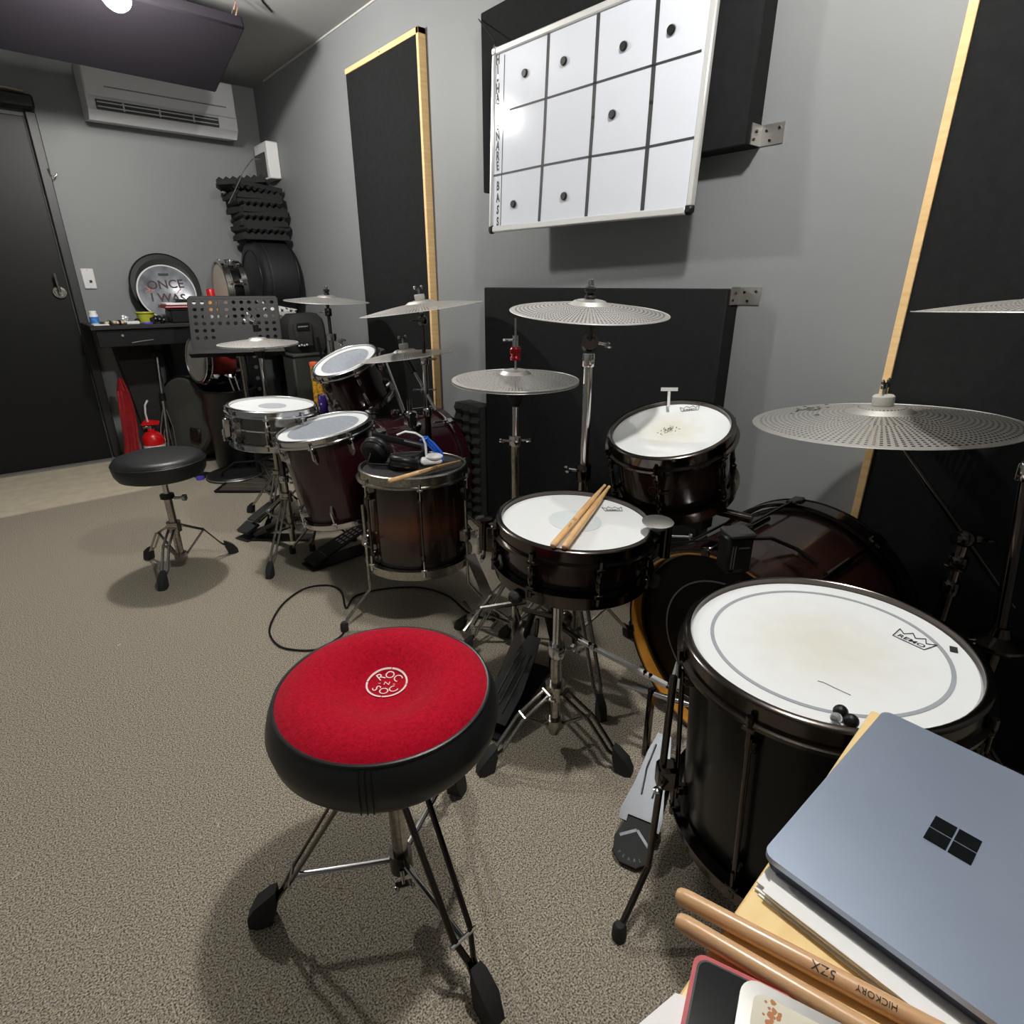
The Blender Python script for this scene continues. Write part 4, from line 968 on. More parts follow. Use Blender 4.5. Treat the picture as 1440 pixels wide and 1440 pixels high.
MB().cyl((.80, 2.5, .05), (.80, 2.5, .35), .0135, n=16).build('lower_tube', chromed, t)
MB().cyl((.80, 2.5, .34), (.80, 2.5, .47), .011, n=16).build('upper_tube', nickel, t)
collar((.8, 2.5, .345), .02, .034, chrome, t); wing((.79, 2.48, .345), (-.5, -.8, 0), chrome, t, .8)
for k in range(3):
    aa = .4 + 2.094 * k; d = V((math.cos(aa), math.sin(aa), 0)); e = V((.794, 2.486, .50)) + d * .165
    MB().tube([(.8, 2.5, .46), V((.8, 2.5, .48)).lerp(e, .5), e, e + V((0, 0, .02)) + d * .02], .0065, 8).build('basket_arm', chromed, t)
    MB().box(e + d * .02 + V((0, 0, .012)), (.028, .028, .028), bev=.008).build('grip', rubber, t)
# rack tom
t, M_, ho = drum('rack_tom', 'burgundy rack tom with a clear head above the far bass drum', (1.215, 2.671, .809), (-.379, -.08, .922), .165, .23, burg_m, chrome, clear_m, 6, .3, lugstyle='small', rimw=.028)
MB().ring(.148, .118, .2215, .2225, 56).build('white_band', head_m, ho, local=True).location = (0, 0, -.221 + .0006)
MB().hull([M_ @ V((x, y, z)) for x in (.155, .20) for y in (-.03, .03) for z in (.12, .19)]).build('mount_bracket', chromed, t)
MB().cyl(M_ @ V((.19, 0, .15)), (1.42, 2.50, .55), .011, n=14).build('mount_arm', chrome, t)
# floor tom
t, M_, ho = drum('floor_tom', 'burgundy floor tom with a clear head in the far drum kit', (.874, 2.177, .629), (-.162, .036, .986), .19, .37, burg_m, chrome, clear_m, 8, .1, lugstyle='small', rimw=.028)
MB().ring(.172, .138, .3605, .3615, 56).build('white_band', head_m, ho, local=True).location = (0, 0, -.361 + .0008)
for f in (at(412, 778, z=0), at(535, 770, z=0), V((.86, 2.44, 0))):
    pb = V((.874 + .03, 2.177, .36)); ax = V((f.x - pb.x, f.y - pb.y, 0)).normalized(); pb = pb + ax * .197
    tombracket(t, pb, ax, chrome)
    tomleg(t, [pb + V((0, 0, .17)) + ax * .012, pb + ax * .01, V((pb.x, pb.y, .14)) + ax * .01, V((f.x, f.y, .03)).lerp(V((pb.x, pb.y, .14)), .2), (f.x, f.y, .018)], .0065, chromed)
# bass drum
kb, kf, Rk = V((1.19, 2.48, .285)), V((1.59, 2.47, .280)), .278
ax = (kb - kf).normalized(); Lk = (kb - kf).length; Mk = frame(kf, ax)
t = thing('bass_drum', 'burgundy bass drum standing between the pine-edged panel and the brown floor tom', 'drum', M=Mk)
MB().lathe([(Rk - .022, .02), (Rk - .012, .02), (Rk - .012, Lk - .02), (Rk - .022, Lk - .02)], 80, closed=True).build('shell', burg_m, t, local=True)
for z0, z1 in ((Lk - .03, Lk + .012), (-.012, .03)): MB().lathe([(Rk, z0), (Rk, z1), (Rk - .013, z1), (Rk - .013, z0)], 80, closed=True).build('hoop', burg_m, t, local=True)
MB().ring(Rk + .003, Rk - .004, .026, .034, 80).build('hoop_edge', chrome, t, local=True)
MB().ring(Rk + .003, Rk - .004, Lk - .034, Lk - .026, 80).build('hoop_edge', chrome, t, local=True)
MB().lathe([(0, Lk - .01), (Rk - .014, Lk - .012), (Rk - .014, Lk - .016), (0, Lk - .016)], 64).build('batter_head', blackhead_m, t, local=True)
MB().lathe([(0, .006), (Rk - .014, .006), (Rk - .014, .01), (0, .01)], 64).build('front_head', blackhead_m, t, local=True)
cl0 = None
for i in range(8):
    Mi = Matrix.Rotation(2 * PI * i / 8 + .25, 4, 'Z')
    if cl0 is None:
        cl0 = MB().box((Rk + .004, 0, Lk - .012), (.012, .03, .05), bev=.004).build('claw', chrome, t, local=True); cf0 = MB().box((Rk + .004, 0, .012), (.012, .03, .05), bev=.004).build('claw', chrome, t, local=True)
        rd0 = MB().cyl((Rk + .006, 0, Lk - .03), (Rk + .006, 0, Lk - .11), .004, n=8).cyl((Rk + .006, 0, .03), (Rk + .006, 0, .11), .004, n=8).box((Rk, 0, Lk / 2), (.03, .028, .04), bev=.006).build('tension_rod', chrome, t, local=True)
        for o in (cl0, cf0, rd0): o.matrix_local = Mi
    else: linked(cl0, 'claw', t, Mi); linked(cf0, 'claw', t, Mi); linked(rd0, 'tension_rod', t, Mi)
for sg in (-1, 1): MB().cyl((1.45, 2.475 + sg * .25, .2), (1.53, 2.475 + sg * .37, .012), .007, n=10).ball((1.53, 2.475 + sg * .37, .014), .013, n=10).build('spur', chrome, t)
c = at(577, 587, d=2.63)
MB().box((c.x, c.y, .575), (.05, .05, .07), bev=.008).cyl((c.x, c.y, .53), (c.x, c.y, .66), .0115, n=14).build('tom_holder', chrome, t)
wing((c.x - .02, c.y - .01, .60), (-.8, -.5, 0), chrome, t, .9)
# hi-hat
kh, hn = V((.912, 2.926, .882)), V((-.01, -.01, 1))
o, M_, h = cymbal('perforated hi-hat top cymbal in front of the music stand', kh, hn, .178)
cymbal('perforated hi-hat bottom cymbal in front of the music stand', kh - V((0, 0, .006)), hn, .1785, flip=True)
X, Y = .912, 2.926
t = thing('hihat_stand', 'chrome hi-hat stand in front of the music stand', 'cymbal stand', (X, Y, 0))
MB().cyl((X, Y, .02), (X, Y, .66), .0125, n=16).build('lower_tube', chromed, t)
MB().cyl((X, Y, .64), (X, Y, .85), .0095, n=16).build('upper_tube', chrome, t)
MB().lathe([(.005, .815), (.012, .815), (.024, .845), (.028, .863), (.006, .863)], 20, Matrix.Translation(V((X, Y, 0)))).build('seat_cup', plastic, t)
MB().cyl((X, Y, .85), (X, Y, 1.0), .0032, n=10).build('pull_rod', chrome, t)
MB().cyl((X, Y, .935), (X, Y, .965), .013, n=16).build('clutch_felt', plastic, t); MB().cyl((X, Y, .963), (X, Y, .985), .010, n=14).build('clutch', chrome, t)
wing((X - .006, Y - .004, .982), (-.75, .2, .5), chrome, t, 1.0)
tripod(t, (X, Y), [(1.15, 3.02), (.80, 3.12), (.78, 2.79)], .24, .09, chromed, .0125, .005, .010, .5, 1)
# its footboard and the bass pedal of the far kit
def pedal(label, heel, toe, wd, m, post=True, pattern=None):
    heel, toe = V(heel), V(toe); d = toe - heel; L_ = d.length; d.normalize(); q = V((-d.y, d.x, 0)).normalized(); u = d.cross(q); u = -u if u.z < 0 else u
    T = Matrix((d, q, u)).transposed().to_4x4(); T.translation = heel
    t = thing('drum_pedal', label, 'drum pedal', (heel.x, heel.y, 0))
    fb = MB().prism([(.055, -wd * .5), (L_ * .6, -wd * .45), (L_, -wd * .25), (L_, wd * .25), (L_ * .6, wd * .45), (.055, wd * .5)], 0, .008, T).build('footboard', m, t)
    MB().prism([(-.02, -wd * .45), (.05, -wd * .5), (.05, wd * .5), (-.02, wd * .45)], -.012, .004, T).build('heel_plate', m, t)
    hd2 = V((d.x, d.y, 0)).normalized()
    MB().prism([(-.03, -wd * .5), (L_ + .05, -wd * .5), (L_ + .05, wd * .5), (-.03, wd * .5)], 0, .007, Matrix.Translation(V((heel.x, heel.y, .003))) @ Matrix.Rotation(math.atan2(d.y, d.x), 4, 'Z')).build('base_plate', m, t)
    if pattern:
        mb = MB()
        for r in range(5):
            for k in (-1, 0, 1): mb.box((L_ * .42 + r * .024, k * wd * .22, .0085), (.014, .010, .001), T)
        mb.build('tread_print', steel, fb)
    if post:
        for sg in (-1, 1):
            b0 = toe + hd2 * .035 + q * sg * wd * .55; MB().box((b0.x, b0.y, .12), (.02, .016, .22), bev=.004).build('frame_post', nickel, t)
        c = toe + hd2 * .035; MB().cyl(V((c.x, c.y, .225)) - q * wd * .7, V((c.x, c.y, .225)) + q * wd * .7, .006, n=10).build('axle', chrome, t)
        MB().tube([(c.x, c.y, .22), V((toe.x, toe.y, toe.z + .01))], .005, 6).build('chain', nickel, t)
    return t
grey_ped = mat('pedal_dark_grey', (66, 67, 68), .4, .6)
pedal('dark grey hi-hat footboard reaching out under the far chrome snare', at(345, 744, z=.05), (.89, 2.86, .14), .085, grey_ped, False)
pedal('dark grey second footboard beside the hi-hat footboard in the far kit', at(366, 746, z=.04), (.86, 2.62, .12), .075, grey_ped, False)
pedal('black bass pedal with printed treads under the burgundy floor tom', at(440, 788, z=.03), (1.12, 2.30, .13), .10, mat('pedal_black_far', (36, 37, 38), .4, .5), True, True)
# far crash
X, Y = 1.40, 3.19
o, M_, h = cymbal('perforated crash cymbal in front of the grey wall near the backpack', at(460, 424, d=3.12), (.02, -.05, 1), .222)
X, Y = M_.translation.x, M_.translation.y
t = thing('cymbal_stand', 'chrome crash stand beside the backpack at the back of the far kit', 'cymbal stand', (X, Y, 0))
topper(t, M_, h, 'black', chrome)
MB().cyl((X, Y, .05), (X, Y, .86), .0125, n=16).build('lower_tube', chromed, t); MB().cyl((X, Y, .85), (X, Y, 1.06), .009, n=14).build('upper_tube', nickel, t)
collar((X, Y, .87), .03, .04, chrome, t); wing(V((X, Y, .86)) + RGT * .02, RGT + V((0, 0, -.4)), chrome, t, 1.3)
collar((X, Y, 1.0), .018, .04, nickel, t); wing(V((X, Y, 1.0)) - RGT * .012, -RGT, chrome, t, .8)
MB().cyl(V((X, Y, .62)) - RGT * .05, V((X, Y, .87)) - RGT * .075, .008, n=10).build('boom_arm', plastic, t)
tripod(t, (X, Y), [(X + .2, Y + .16), (X - .25, Y + .05), (X + .05, Y - .26)], .30, .13, chromed, .0125, .0055, .010, .5, 1)
# far ride and the second crash on its boom
o, Mr2, h2 = cymbal('large perforated ride cymbal with a felt in front of the pine panel edge', at(593, 435, d=2.39), (-.10, .07, 1), .254)
X, Y = Mr2.translation.x, Mr2.translation.y
t = thing('cymbal_stand', 'tall stand carrying two cymbals beside the burgundy bass drum', 'cymbal stand', (X, Y, 0))
topper(t, Mr2, h2, 'felt', chrome)
MB().cyl((X, Y, .05), (X, Y, .62), .0145, n=16).build('lower_tube', nickel, t)
MB().cyl((X, Y, .60), (X, Y, .84), .012, n=16).build('middle_tube', chrome, t)
MB().cyl((X, Y, .83), (X, Y, 1.03), .008, n=14).build('upper_tube', nickel, t)
for zz, r_ in ((.62, .021), (.84, .018)):
    collar((X, Y, zz), r_, .035, chrome, t)
wing(V((X, Y, .845)) + RGT * .015, RGT, chrome, t, .9); wing(V((X, Y, .6)) - RGT * .015, -RGT, chrome, t, .9)
q = Mr2 @ V((0, 0, -.015)); MB().ball(V((X, Y, 1.0)), .022, n=12).cyl(V((X, Y, 1.0)), q, .006, n=10).build('tilter', nickel, t); wing(V((X, Y, 1.0)) - RGT * .015, -RGT, nickel, t, .8)
o, Mc2, h3 = cymbal('perforated crash cymbal with a felt just above the burgundy rack tom', at(570, 501, d=2.55), (-.07, .09, 1), .21)
for_top = Mc2 @ V((0, 0, -.0)); jn = V((X, Y, .735))
end = at(613, 577, d=2.50)
MB().cyl(for_top, end, .0065, n=12).build('boom_arm', chrome, t)
MB().ball(for_top - V((0, 0, .005)), .016, n=12).cyl(for_top, for_top.lerp(end, .3), .012, n=12).build('boom_tilter', nickel, t)
k_ = for_top.lerp(end, .62); MB().cyl(k_, (X, Y, k_.z), .011, n=12).ball(k_, .019, n=12).build('multi_clamp', chromed, t); wing(k_ - RGT * .015, -RGT, chrome, t, .8); wing(k_ + RGT * .02, RGT, chrome, t, .8)
topper(t, Mc2, h3, 'felt', chrome)
tripod(t, (X, Y), [(X + .2, Y - .2), (X - .13, Y - .26), (X + .18, Y + .02)], .27, .12, chromed, .0145, .0055, .010, .5, 1)
# folded boom arm resting between the brown tom and the near snare
a, b = at(652, 790, z=.22), at(688, 830, z=.12)
t = thing('pedal_plate', 'folded chrome pedal frame lying between the brown floor tom and the near snare', 'pedal frame', (a.x, a.y, 0))
MB().hull([at(u, v, d=dd) for u, v, dd in ((655, 782, 1.86), (668, 778, 1.88), (692, 832, 1.80), (680, 842, 1.78), (655, 784, 1.87), (692, 834, 1.81))]).build('plate', nickel, t)
MB().tube([at(690, 838, d=1.78), at(676, 856, d=1.72), at(664, 880, d=1.66)], .007, 8).tube([at(690, 838, d=1.78), at(672, 862, d=1.70), at(652, 888, d=1.66)], .006, 8).tube([at(676, 856, d=1.72), at(740, 846, d=1.70)], .008, 8).build('frame', chromed, t)
t2 = MB().tube([at(652, 846, z=.06), at(664, 862, z=.05), at(690, 852, z=.05), at(700, 872, z=.03), at(690, 884, z=.012)], .006, 8).build('bracket_arm', chromed, t)

# cable on the floor
pts = [(700, 873), (660, 862), (630, 838), (590, 826), (540, 828), (500, 838), (487, 855), (480, 832), (462, 823), (430, 827), (402, 845), (385, 868), (379, 890), (392, 908), (418, 914), (446, 913), (468, 902), (483, 890), (489, 870)]
P3 = [at(u, v, z=.005) for u, v in pts]; sm = []
for i in range(len(P3) - 1):
    p0, p1, p2, p3 = P3[max(i - 1, 0)], P3[i], P3[i + 1], P3[min(i + 2, len(P3) - 1)]
    for k in range(6):
        s_ = k / 6; sm.append(.5 * ((2 * p1) + (p2 - p0) * s_ + (2 * p0 - 5 * p1 + 4 * p2 - p3) * s_ ** 2 + (3 * p1 - p0 - 3 * p2 + p3) * s_ ** 3))
sm.append(P3[-1])
tag(MB().tube(sm, .0035, 6).build('floor_cable', plastic), 'thin black cable looping over the carpet beside the red stool', 'cable')
# splinters of drumsticks on the carpet
mb = MB()
for k in range(190):
    if k < 150: u, v = random.gauss(690, 150), random.uniform(1080, 1440)
    else: u, v = random.uniform(20, 800), random.uniform(780, 1440)
    q = at(u, v, z=.0)
    if math.hypot(q.x - .884, q.y - .278) < .2 or (q.x > .2 and q.y < .17): continue
    a = random.uniform(0, PI); l_ = random.uniform(.003, .008); d = V((math.cos(a), math.sin(a), 0)) * l_; e = V((-d.y, d.x, 0)) * .16
    mb.hull([q - d - e, q - d + e, q + d - e * .5, q + d + e * .5, q - d * .8 + V((0, 0, .0022)), q + d * .8 + V((0, 0, .0022))])
o = mb.build('wood_splinters', chip_m, smooth=False); o['kind'] = 'stuff'; tag(o, 'tiny pale drumstick splinters scattered over the carpet', 'splinters')

# ================================================================ DESK IN FRONT
ZD = .652
t = thing('desk', 'pale pine desk board at the lower right corner carrying the laptop', 'desk', (.25, -.15, 0))
MB().box((-.475, -.320, 0), (.95, .64, .018), Matrix.Translation(V((.711, .154, ZD - .009))) @ Matrix.Rotation(math.atan2(.023, .358), 4, 'Z'), bev=.002).build('desk_top', ply_m, t)
for x, y in ((.66, -.42), (-.16, -.47), (-.19, .02), (.64, .08)): MB().box((x, y, (ZD - .018) / 2), (.035, .035, ZD - .018), bev=.003).build('leg', plastic, t)
# papers under the laptop
c = V((.541, .032, 0)); LA = -.006
def slab(x0, x1, y0, y1, z0, z1): return ((x0 + x1) / 2, (y0 + y1) / 2, (z0 + z1) / 2), (x1 - x0, y1 - y0, z1 - z0)
t = thing('paper_stack', 'stack of white sheets sticking out from under the laptop', 'papers', (.5, .0, ZD))
for i in range(7):
    dx = random.uniform(-.004, .004) - .0; dy = random.uniform(-.006, .006); cc, ss = slab(.384 + dx, .588 + dx, -.172 + dy, .125 + dy, ZD + .0002 + i * .0015, ZD + .0014 + i * .0015)
    T = Matrix.Translation(V(cc)) @ Matrix.Rotation(.008 * math.sin(i * 2.3), 4, 'Z')
    MB().box((0, 0, 0), ss, T).build('sheet', paper_m, t)
ZL = ZD + .0125
t = thing('laptop', 'closed slate-blue laptop with a four-square logo on the desk', 'laptop', (c.x, c.y, ZL))
def rounded(x0, x1, y0, y1, r, n=6):
    P_ = []
    for cx_, cy_, a0 in ((x1 - r, y1 - r, 0), (x0 + r, y1 - r, PI / 2), (x0 + r, y0 + r, PI), (x1 - r, y0 + r, 1.5 * PI)):
        for k in range(n + 1): P_.append((cx_ + r * math.cos(a0 + PI / 2 * k / n), cy_ + r * math.sin(a0 + PI / 2 * k / n)))
    return P_
x0, x1, y0, y1 = .4, .681, -.071, .1355
MB().prism(rounded(x0 + .003, x1 - .003, y0 + .003, y1 - .003, .010), ZL, ZL + .0085).build('base', lapd_m, t)
MB().prism(rounded(x0, x1, y0, y1, .010), ZL + .0095, ZL + .0155).build('lid', lap_m, t)
MB().box(((x0 + x1) / 2, y0 + .012, ZL + .009), (.22, .012, .008), bev=.003).build('hinge', lapd_m, t)
lg = MB(); q = (x0 + x1) / 2, (y0 + y1) / 2
for sx in (-1, 1):
    for sy in (-1, 1): lg.box((q[0] + sx * .0092, q[1] + sy * .0092, ZL + .0157), (.0170, .0170, .0006))
lg.build('logo', glass_m, t)
# sticks at the desk edge
zs = ZD + .0075
def dk(u, v, z): return at(u, v, z=z)
a = dk(950, 1256, zs); b = dk(1290, 1436, zs); dd = (b - a).normalized()
stick('upper brown drumstick lying along the desk with dark printing', a, a + dd * .40, .0073, stickb_m, 'sticks on the desk', [('5ZX', .112, .009), ('HICKORY', .146, .006)], spin=0)
a = dk(950, 1292, zs); b = dk(1195, 1436, zs); dd = (b - a).normalized()
stick('lower brown drumstick lying on the desk next to the red-cased phone', a, a + dd * .40, .0073, stickb_m, 'sticks on the desk')
# phone in a red case
zp = ZD + .0005
pa, pb_, pc = dk(978, 1337, zp + .009), dk(1062, 1377, zp + .009), dk(918, 1440, zp + .009)
ex = (pb_ - pa).normalized(); ey = V((-ex.y, ex.x, 0)); ey = -ey if ey.dot(pc - pa) < 0 else ey
Tp = Matrix((ex, -ey, ex.cross(-ey))).transposed().to_4x4(); Tp.translation = V((pa.x, pa.y, zp))
t = thing('phone', 'black phone in a worn red case on the desk edge', 'phone', M=Tp)
W_, H_ = .072, .148
MB().prism(rounded(0, W_, -H_, 0, .009), 0, .0092).build('case', mat('red_case', (170, 48, 54), .5), t, local=True)
MB().prism(rounded(.0045, W_ - .0045, -H_ + .0045, -.0045, .007), .0088, .0098).build('screen', glass_m, t, local=True)
MB().prism(rounded(.0030, W_ - .003, -H_ + .003, -.003, .008), .0086, .0094).build('bezel', plastic, t, local=True)
# tin with a stained paper label
za = ZD + .0105
pa, pb_ = dk(1046, 1372, za + .016), dk(1180, 1440, za + .016)
ex = (pb_ - pa).normalized(); ey = V((ex.y, -ex.x, 0))
Tt = Matrix((ex, -ey, ex.cross(-ey))).transposed().to_4x4(); Tt.translation = V((pa.x, pa.y, za))
t = thing('tin', 'shallow metal tin with a rust-stained paper label beside the phone', 'tin', M=Tt)
MB().prism(rounded(0, .10, -.065, 0, .012), 0, .015).build('body', tin_m, t, local=True)
MB().prism(rounded(-.0008, .1008, -.0658, .0008, .0125), .006, .0165).build('lid', tin_m, t, local=True)
lb = MB().prism(rounded(.008, .095, -.060, -.007, .007), .0163, .0171).build('paper_label', card_m, t, local=True)
mb = MB()
for k in range(26):
    a_, b_ = .018 + random.gauss(0, .004) + k * .0003, -.012 - k * .0006 + random.gauss(0, .002); r_ = random.uniform(.0008, .002)
    mb.prism([(a_ + r_ * math.cos(i * 1.05) * random.uniform(.7, 1.3), b_ + r_ * math.sin(i * 1.05) * random.uniform(.7, 1.3)) for i in range(6)], .0169, .01722 + k * .00001)
o = mb.build('rust_stain', rust_m, lb, local=True); o['kind'] = 'stuff'
mb = MB(); Tn = Matrix.Translation(V((.052, -.032, .0173))) @ Matrix.Rotation(PI + .1, 4, 'Z')
mb.text('F8', .012, Matrix.Translation(V((.022, -.036, .0173))) @ Matrix.Rotation(PI, 4, 'Z'), .9).text('S', .014, Matrix.Translation(V((.052, -.03, .0173))) @ Matrix.Rotation(PI, 4, 'Z'), .9).text('E8', .012, Matrix.Translation(V((.074, -.034, .0173))) @ Matrix.Rotation(PI, 4, 'Z'), .9)
mb.build('handwriting', mat('pencil', (110, 108, 104), .7), lb, local=True, smooth=False)
tag(MB().hull([dk(u_, v_, z_) for u_, v_ in ((897, 1441), (950, 1396), (1060, 1440), (985, 1520)) for z_ in (ZD + .0001, ZD + .0005)]).build('loose_sheet', paper_m), 'white loose sheet under the red-cased phone', 'paper')

# ================================================================ BACK TABLE AND WHAT STANDS ON IT
TZ = .912; TX0, TX1, TY0, TY1 = .405, 1.40, 4.30, 4.80
t = thing('back_table', 'long black table along the back wall under the air conditioner', 'table', (.9, 4.55, 0))
tab_m = mat('table_black', (30, 28, 26), .5)
MB().box(((TX0 + 1.70) / 2, (TY0 + TY1) / 2, TZ - .012), (1.70 - TX0, TY1 - TY0, .024), bev=.003).build('table_top', tab_m, t)
MB().box(((TX0 + 1.70) / 2 + .01, TY0 + .03, TZ - .075), (1.70 - TX0 - .03, .02, .1), bev=.003).build('apron', plastic, t)
MB().tube([(.60, TY0 + .018, TZ - .105), (.65, TY0 + .016, TZ - .098), (.72, TY0 + .018, TZ - .092)], .003, 6).build('apron_strip', steel, t)
MB().cyl((.56, TY0 + .021, TZ - .06), (.56, TY0 + .014, TZ - .06), .007, n=10).build('apron_knob', steel, t)
for x, y in ((.86, 4.77), (1.64, 4.38), (1.64, 4.77)): MB().box((x, y, (TZ - .024) / 2), (.045, .045, TZ - .024), bev=.003).build('leg', plastic, t)
def tp(u, y): q = at(u, 455, y=y); return V((q.x, y, TZ))
# bottle
p = tp(134, 4.40); T = Matrix.Translation(p)
t = thing('pill_bottle', 'white pill bottle with a blue label at the end of the back table', 'bottle', p)
MB().lathe([(0, 0), (.021, 0), (.023, .003), (.023, .058), (.018, .066), (0, .066)], 28, T).build('body', white_m, t)
MB().lathe([(.0235, .012), (.0235, .048)], 28, T).lathe([(.0234, .048), (.0234, .012)], 28, T).build('label', mat('blue_label', (42, 110, 190), .5, noise=(60, (90, 150, 210), .5, .7)), t)
MB().lathe([(.0185, .064), (.0185, .080), (.017, .082), (0, .082)], 24, T).build('cap', white_m, t)
# strapped bundle
p = tp(163, 4.38)
t = thing('bundle', 'beige bundle held by two dark bands on the back table', 'bundle', p)
for i in range(6): MB().box((p.x - .05 + i * .02, p.y + (i % 2) * .03 - .015, TZ + .011 + (i % 3) * .002), (.018, .05, .018), Matrix(), .005).build('piece', beige_m, t)
for dx in (-.03, .02): MB().box((p.x + dx, p.y, TZ + .0135), (.008, .09, .025), bev=.003).build('band', plastic, t)
tag(MB().box((tp(142, 4.34).x, 4.345, TZ + .003), (.08, .05, .006), bev=.002).build('paper_slip', paper_m), 'small white paper slip at the table edge by the pill bottle', 'paper')
p = tp(178, 4.5)
t = thing('clear_bag', 'small crumpled clear bag behind the white card on the back table', 'bag', p)
mb = MB()
for k in range(5): mb.ball((p.x + random.uniform(-.02, .02), p.y + random.uniform(-.02, .02), TZ + .014 + k * .006), .014, n=8, sc=(1.2, .8, .9))
mb.build('film', mat('bag_film', (176, 182, 190), .25), t)
p = tp(187, 4.37)
tag(MB().box((p.x, p.y, TZ + .009), (.07, .05, .018), bev=.004).build('white_carton', white_m), 'flat white carton between the beige bundle and the lime bowl', 'carton')
p = tp(208, 4.34)
t = thing('ring_tape', 'violet and white flat tape roll in front of the lime bowl', 'tape', p)
MB().ring(.028, .018, TZ, TZ + .010, 28, Matrix.Translation(V((p.x, p.y, 0)))).build('roll', purple_m, t); MB().ring(.018, .014, TZ, TZ + .009, 24, Matrix.Translation(V((p.x, p.y, 0)))).build('core', white_m, t)
p = tp(194, 4.42); tag(MB().ball((p.x, p.y, TZ + .016), .016, n=14).build('black_ball', plastic), 'small black ball beside the lime bowl', 'ball')
p = tp(207, 4.46)
t = thing('bowl', 'lime green plastic bowl on the back table', 'bowl', p)
MB().lathe([(0, 0), (.040, 0), (.050, .055), (.054, .058), (.054, .066), (.049, .066), (.038, .006), (0, .006)], 32, Matrix.Translation(p)).build('body', yellow_m, t)
MB().torus(.0535, .004, Matrix.Translation(p + V((0, 0, .062))), 32, 8).build('rim', yellow_m, t)
p = tp(225, 4.36)
t = thing('camera_mount', 'heap of small black clamps beside the lime bowl', 'clamp', p)
for k in range(5): MB().box((p.x + (k - 2) * .018, p.y + .012 * (k % 2), TZ + .018 + .006 * (k % 3)), (.028, .03, .036), Matrix(), .006).build('jaw', plastic, t)
for k in range(3): MB().ball((p.x + (k - 1) * .022, p.y - .022, TZ + .03 - k * .004), .006, n=10).build('knob', steel, t)
# case with folders
p = tp(262, 4.42)
t = thing('black_case', 'low black case on the back table under the red and white folders', 'case', p)
MB().box((p.x, p.y, TZ + .038), (.19, .16, .076), bev=.006).build('body', plastic, t); MB().box((p.x, p.y, TZ + .082), (.19, .16, .012), bev=.004).build('lid', mat('case_lid', (60, 66, 68), .5), t)
t = thing('folder', 'red folder lying on the black case on the back table', 'folder', (p.x, p.y, TZ + .09))
MB().box((p.x - .005, p.y, TZ + .092), (.24, .2, .006), bev=.002).box((p.x - .005, p.y, TZ + .103), (.24, .2, .005), bev=.002).build('cover', redcloth, t); MB().box((p.x - .003, p.y, TZ + .0978), (.23, .19, .005)).build('sheets', paper_m, t)
tag(MB().box((p.x, p.y + .01, TZ + .113), (.22, .19, .013), bev=.003).build('white_folder', paper_m), 'thick white folder lying on the red folder on the back table', 'folder')
tag(MB().box((p.x + .03, p.y + .03, TZ + .130), (.14, .11, .018), Matrix(), .004).build('dark_pouch', plastic), 'flat dark pouch on top of the white folder', 'pouch')
# drumheads leaning on the wall
def head_disc(name, label, c, R, nrm_, m, rim, word=None):
    M_ = frame(c, nrm_); t = thing(name, label, 'drumhead', M=M_)
    d = MB().lathe([(0, .001), (R - .012, .001), (R - .008, .004), (R - .006, .0), (0, -.001)], 64).build('film', m, t, local=True)
    MB().torus(R - .004, .0055, Matrix(), 72, 8).build('flesh_hoop', rim, t, local=True)
    return t, M_, d
c = at(234, 407, y=4.70); c.z = TZ + .213
t, M_, d = head_disc('drumhead', 'large black drumhead leaning against the back wall', V((.925, 4.715, TZ + .212)), .212, (0, -1, .16), mat('dark_film', (48, 50, 52), .35), plastic)
MB().ring(.206, .175, .002, .0035, 64).build('dark_border', plastic, d, local=True)
t, M_, d = head_disc('drumhead', 'clear white-rimmed drumhead with handwriting leaning on the large black one', V((.915, 4.655, TZ + .176)), .176, (0, -1, .20), mat('silver_film', (170, 174, 182), .25, .3, noise=(9, (110, 114, 122), .35, .65)), white_m)
mb = MB(); ex = V((1, 0, 0)); zz = (M_.to_3x3() @ V((0, 0, 1))); ey = zz.cross(ex)
Tw = Matrix((ex, ey, zz)).transposed().to_4x4(); Tw.translation = M_.translation + zz * .003
mb.text('ONCE', .075, Tw @ Matrix.Translation(V((.0, .05, 0))) @ Matrix.Rotation(.05, 4, 'Z'), 1.05, 0, .018).text('I WAS', .075, Tw @ Matrix.Translation(V((.0, -.035, 0))) @ Matrix.Rotation(-.04, 4, 'Z'), 1.05, 0, .018)
mb.build('handwriting', mat('brown_ink', (60, 40, 40), .6), d, smooth=False)
mb = MB()
for k in range(12):
    a_ = random.choice((-1, 1)) * random.uniform(.06, .13); b_ = random.gauss(.025, .012); mb.stroke([(a_, b_), (a_ + random.uniform(-.03, .03), b_ + random.uniform(-.02, .02))], .004, -.0008, Tw)
mb.build('pink_scribble', mat('pink_ink', (196, 120, 128), .6), d); mb = MB().box((0, .115, .002), (.06, .014, .001), Tw).build('print', ink_m, d)
# spray can
p = tp(304, 4.48)
t = thing('spray_can', 'spray can with a red cap and orange label beside the small snare', 'spray can', p); T = Matrix.Translation(p)
MB().lathe([(0, 0), (.027, 0), (.0275, .12), (.024, .135), (0, .137)], 24, T).build('body', white_m, t)
MB().lathe([(.0279, .06), (.0279, .128), (.0276, .128), (.0276, .06)], 24, T, True).build('label', mat('amber_label', (232, 176, 96), .45), t)
MB().lathe([(.026, .135), (.026, .195), (.023, .20), (0, .20)], 24, T).build('cap', redp, t)
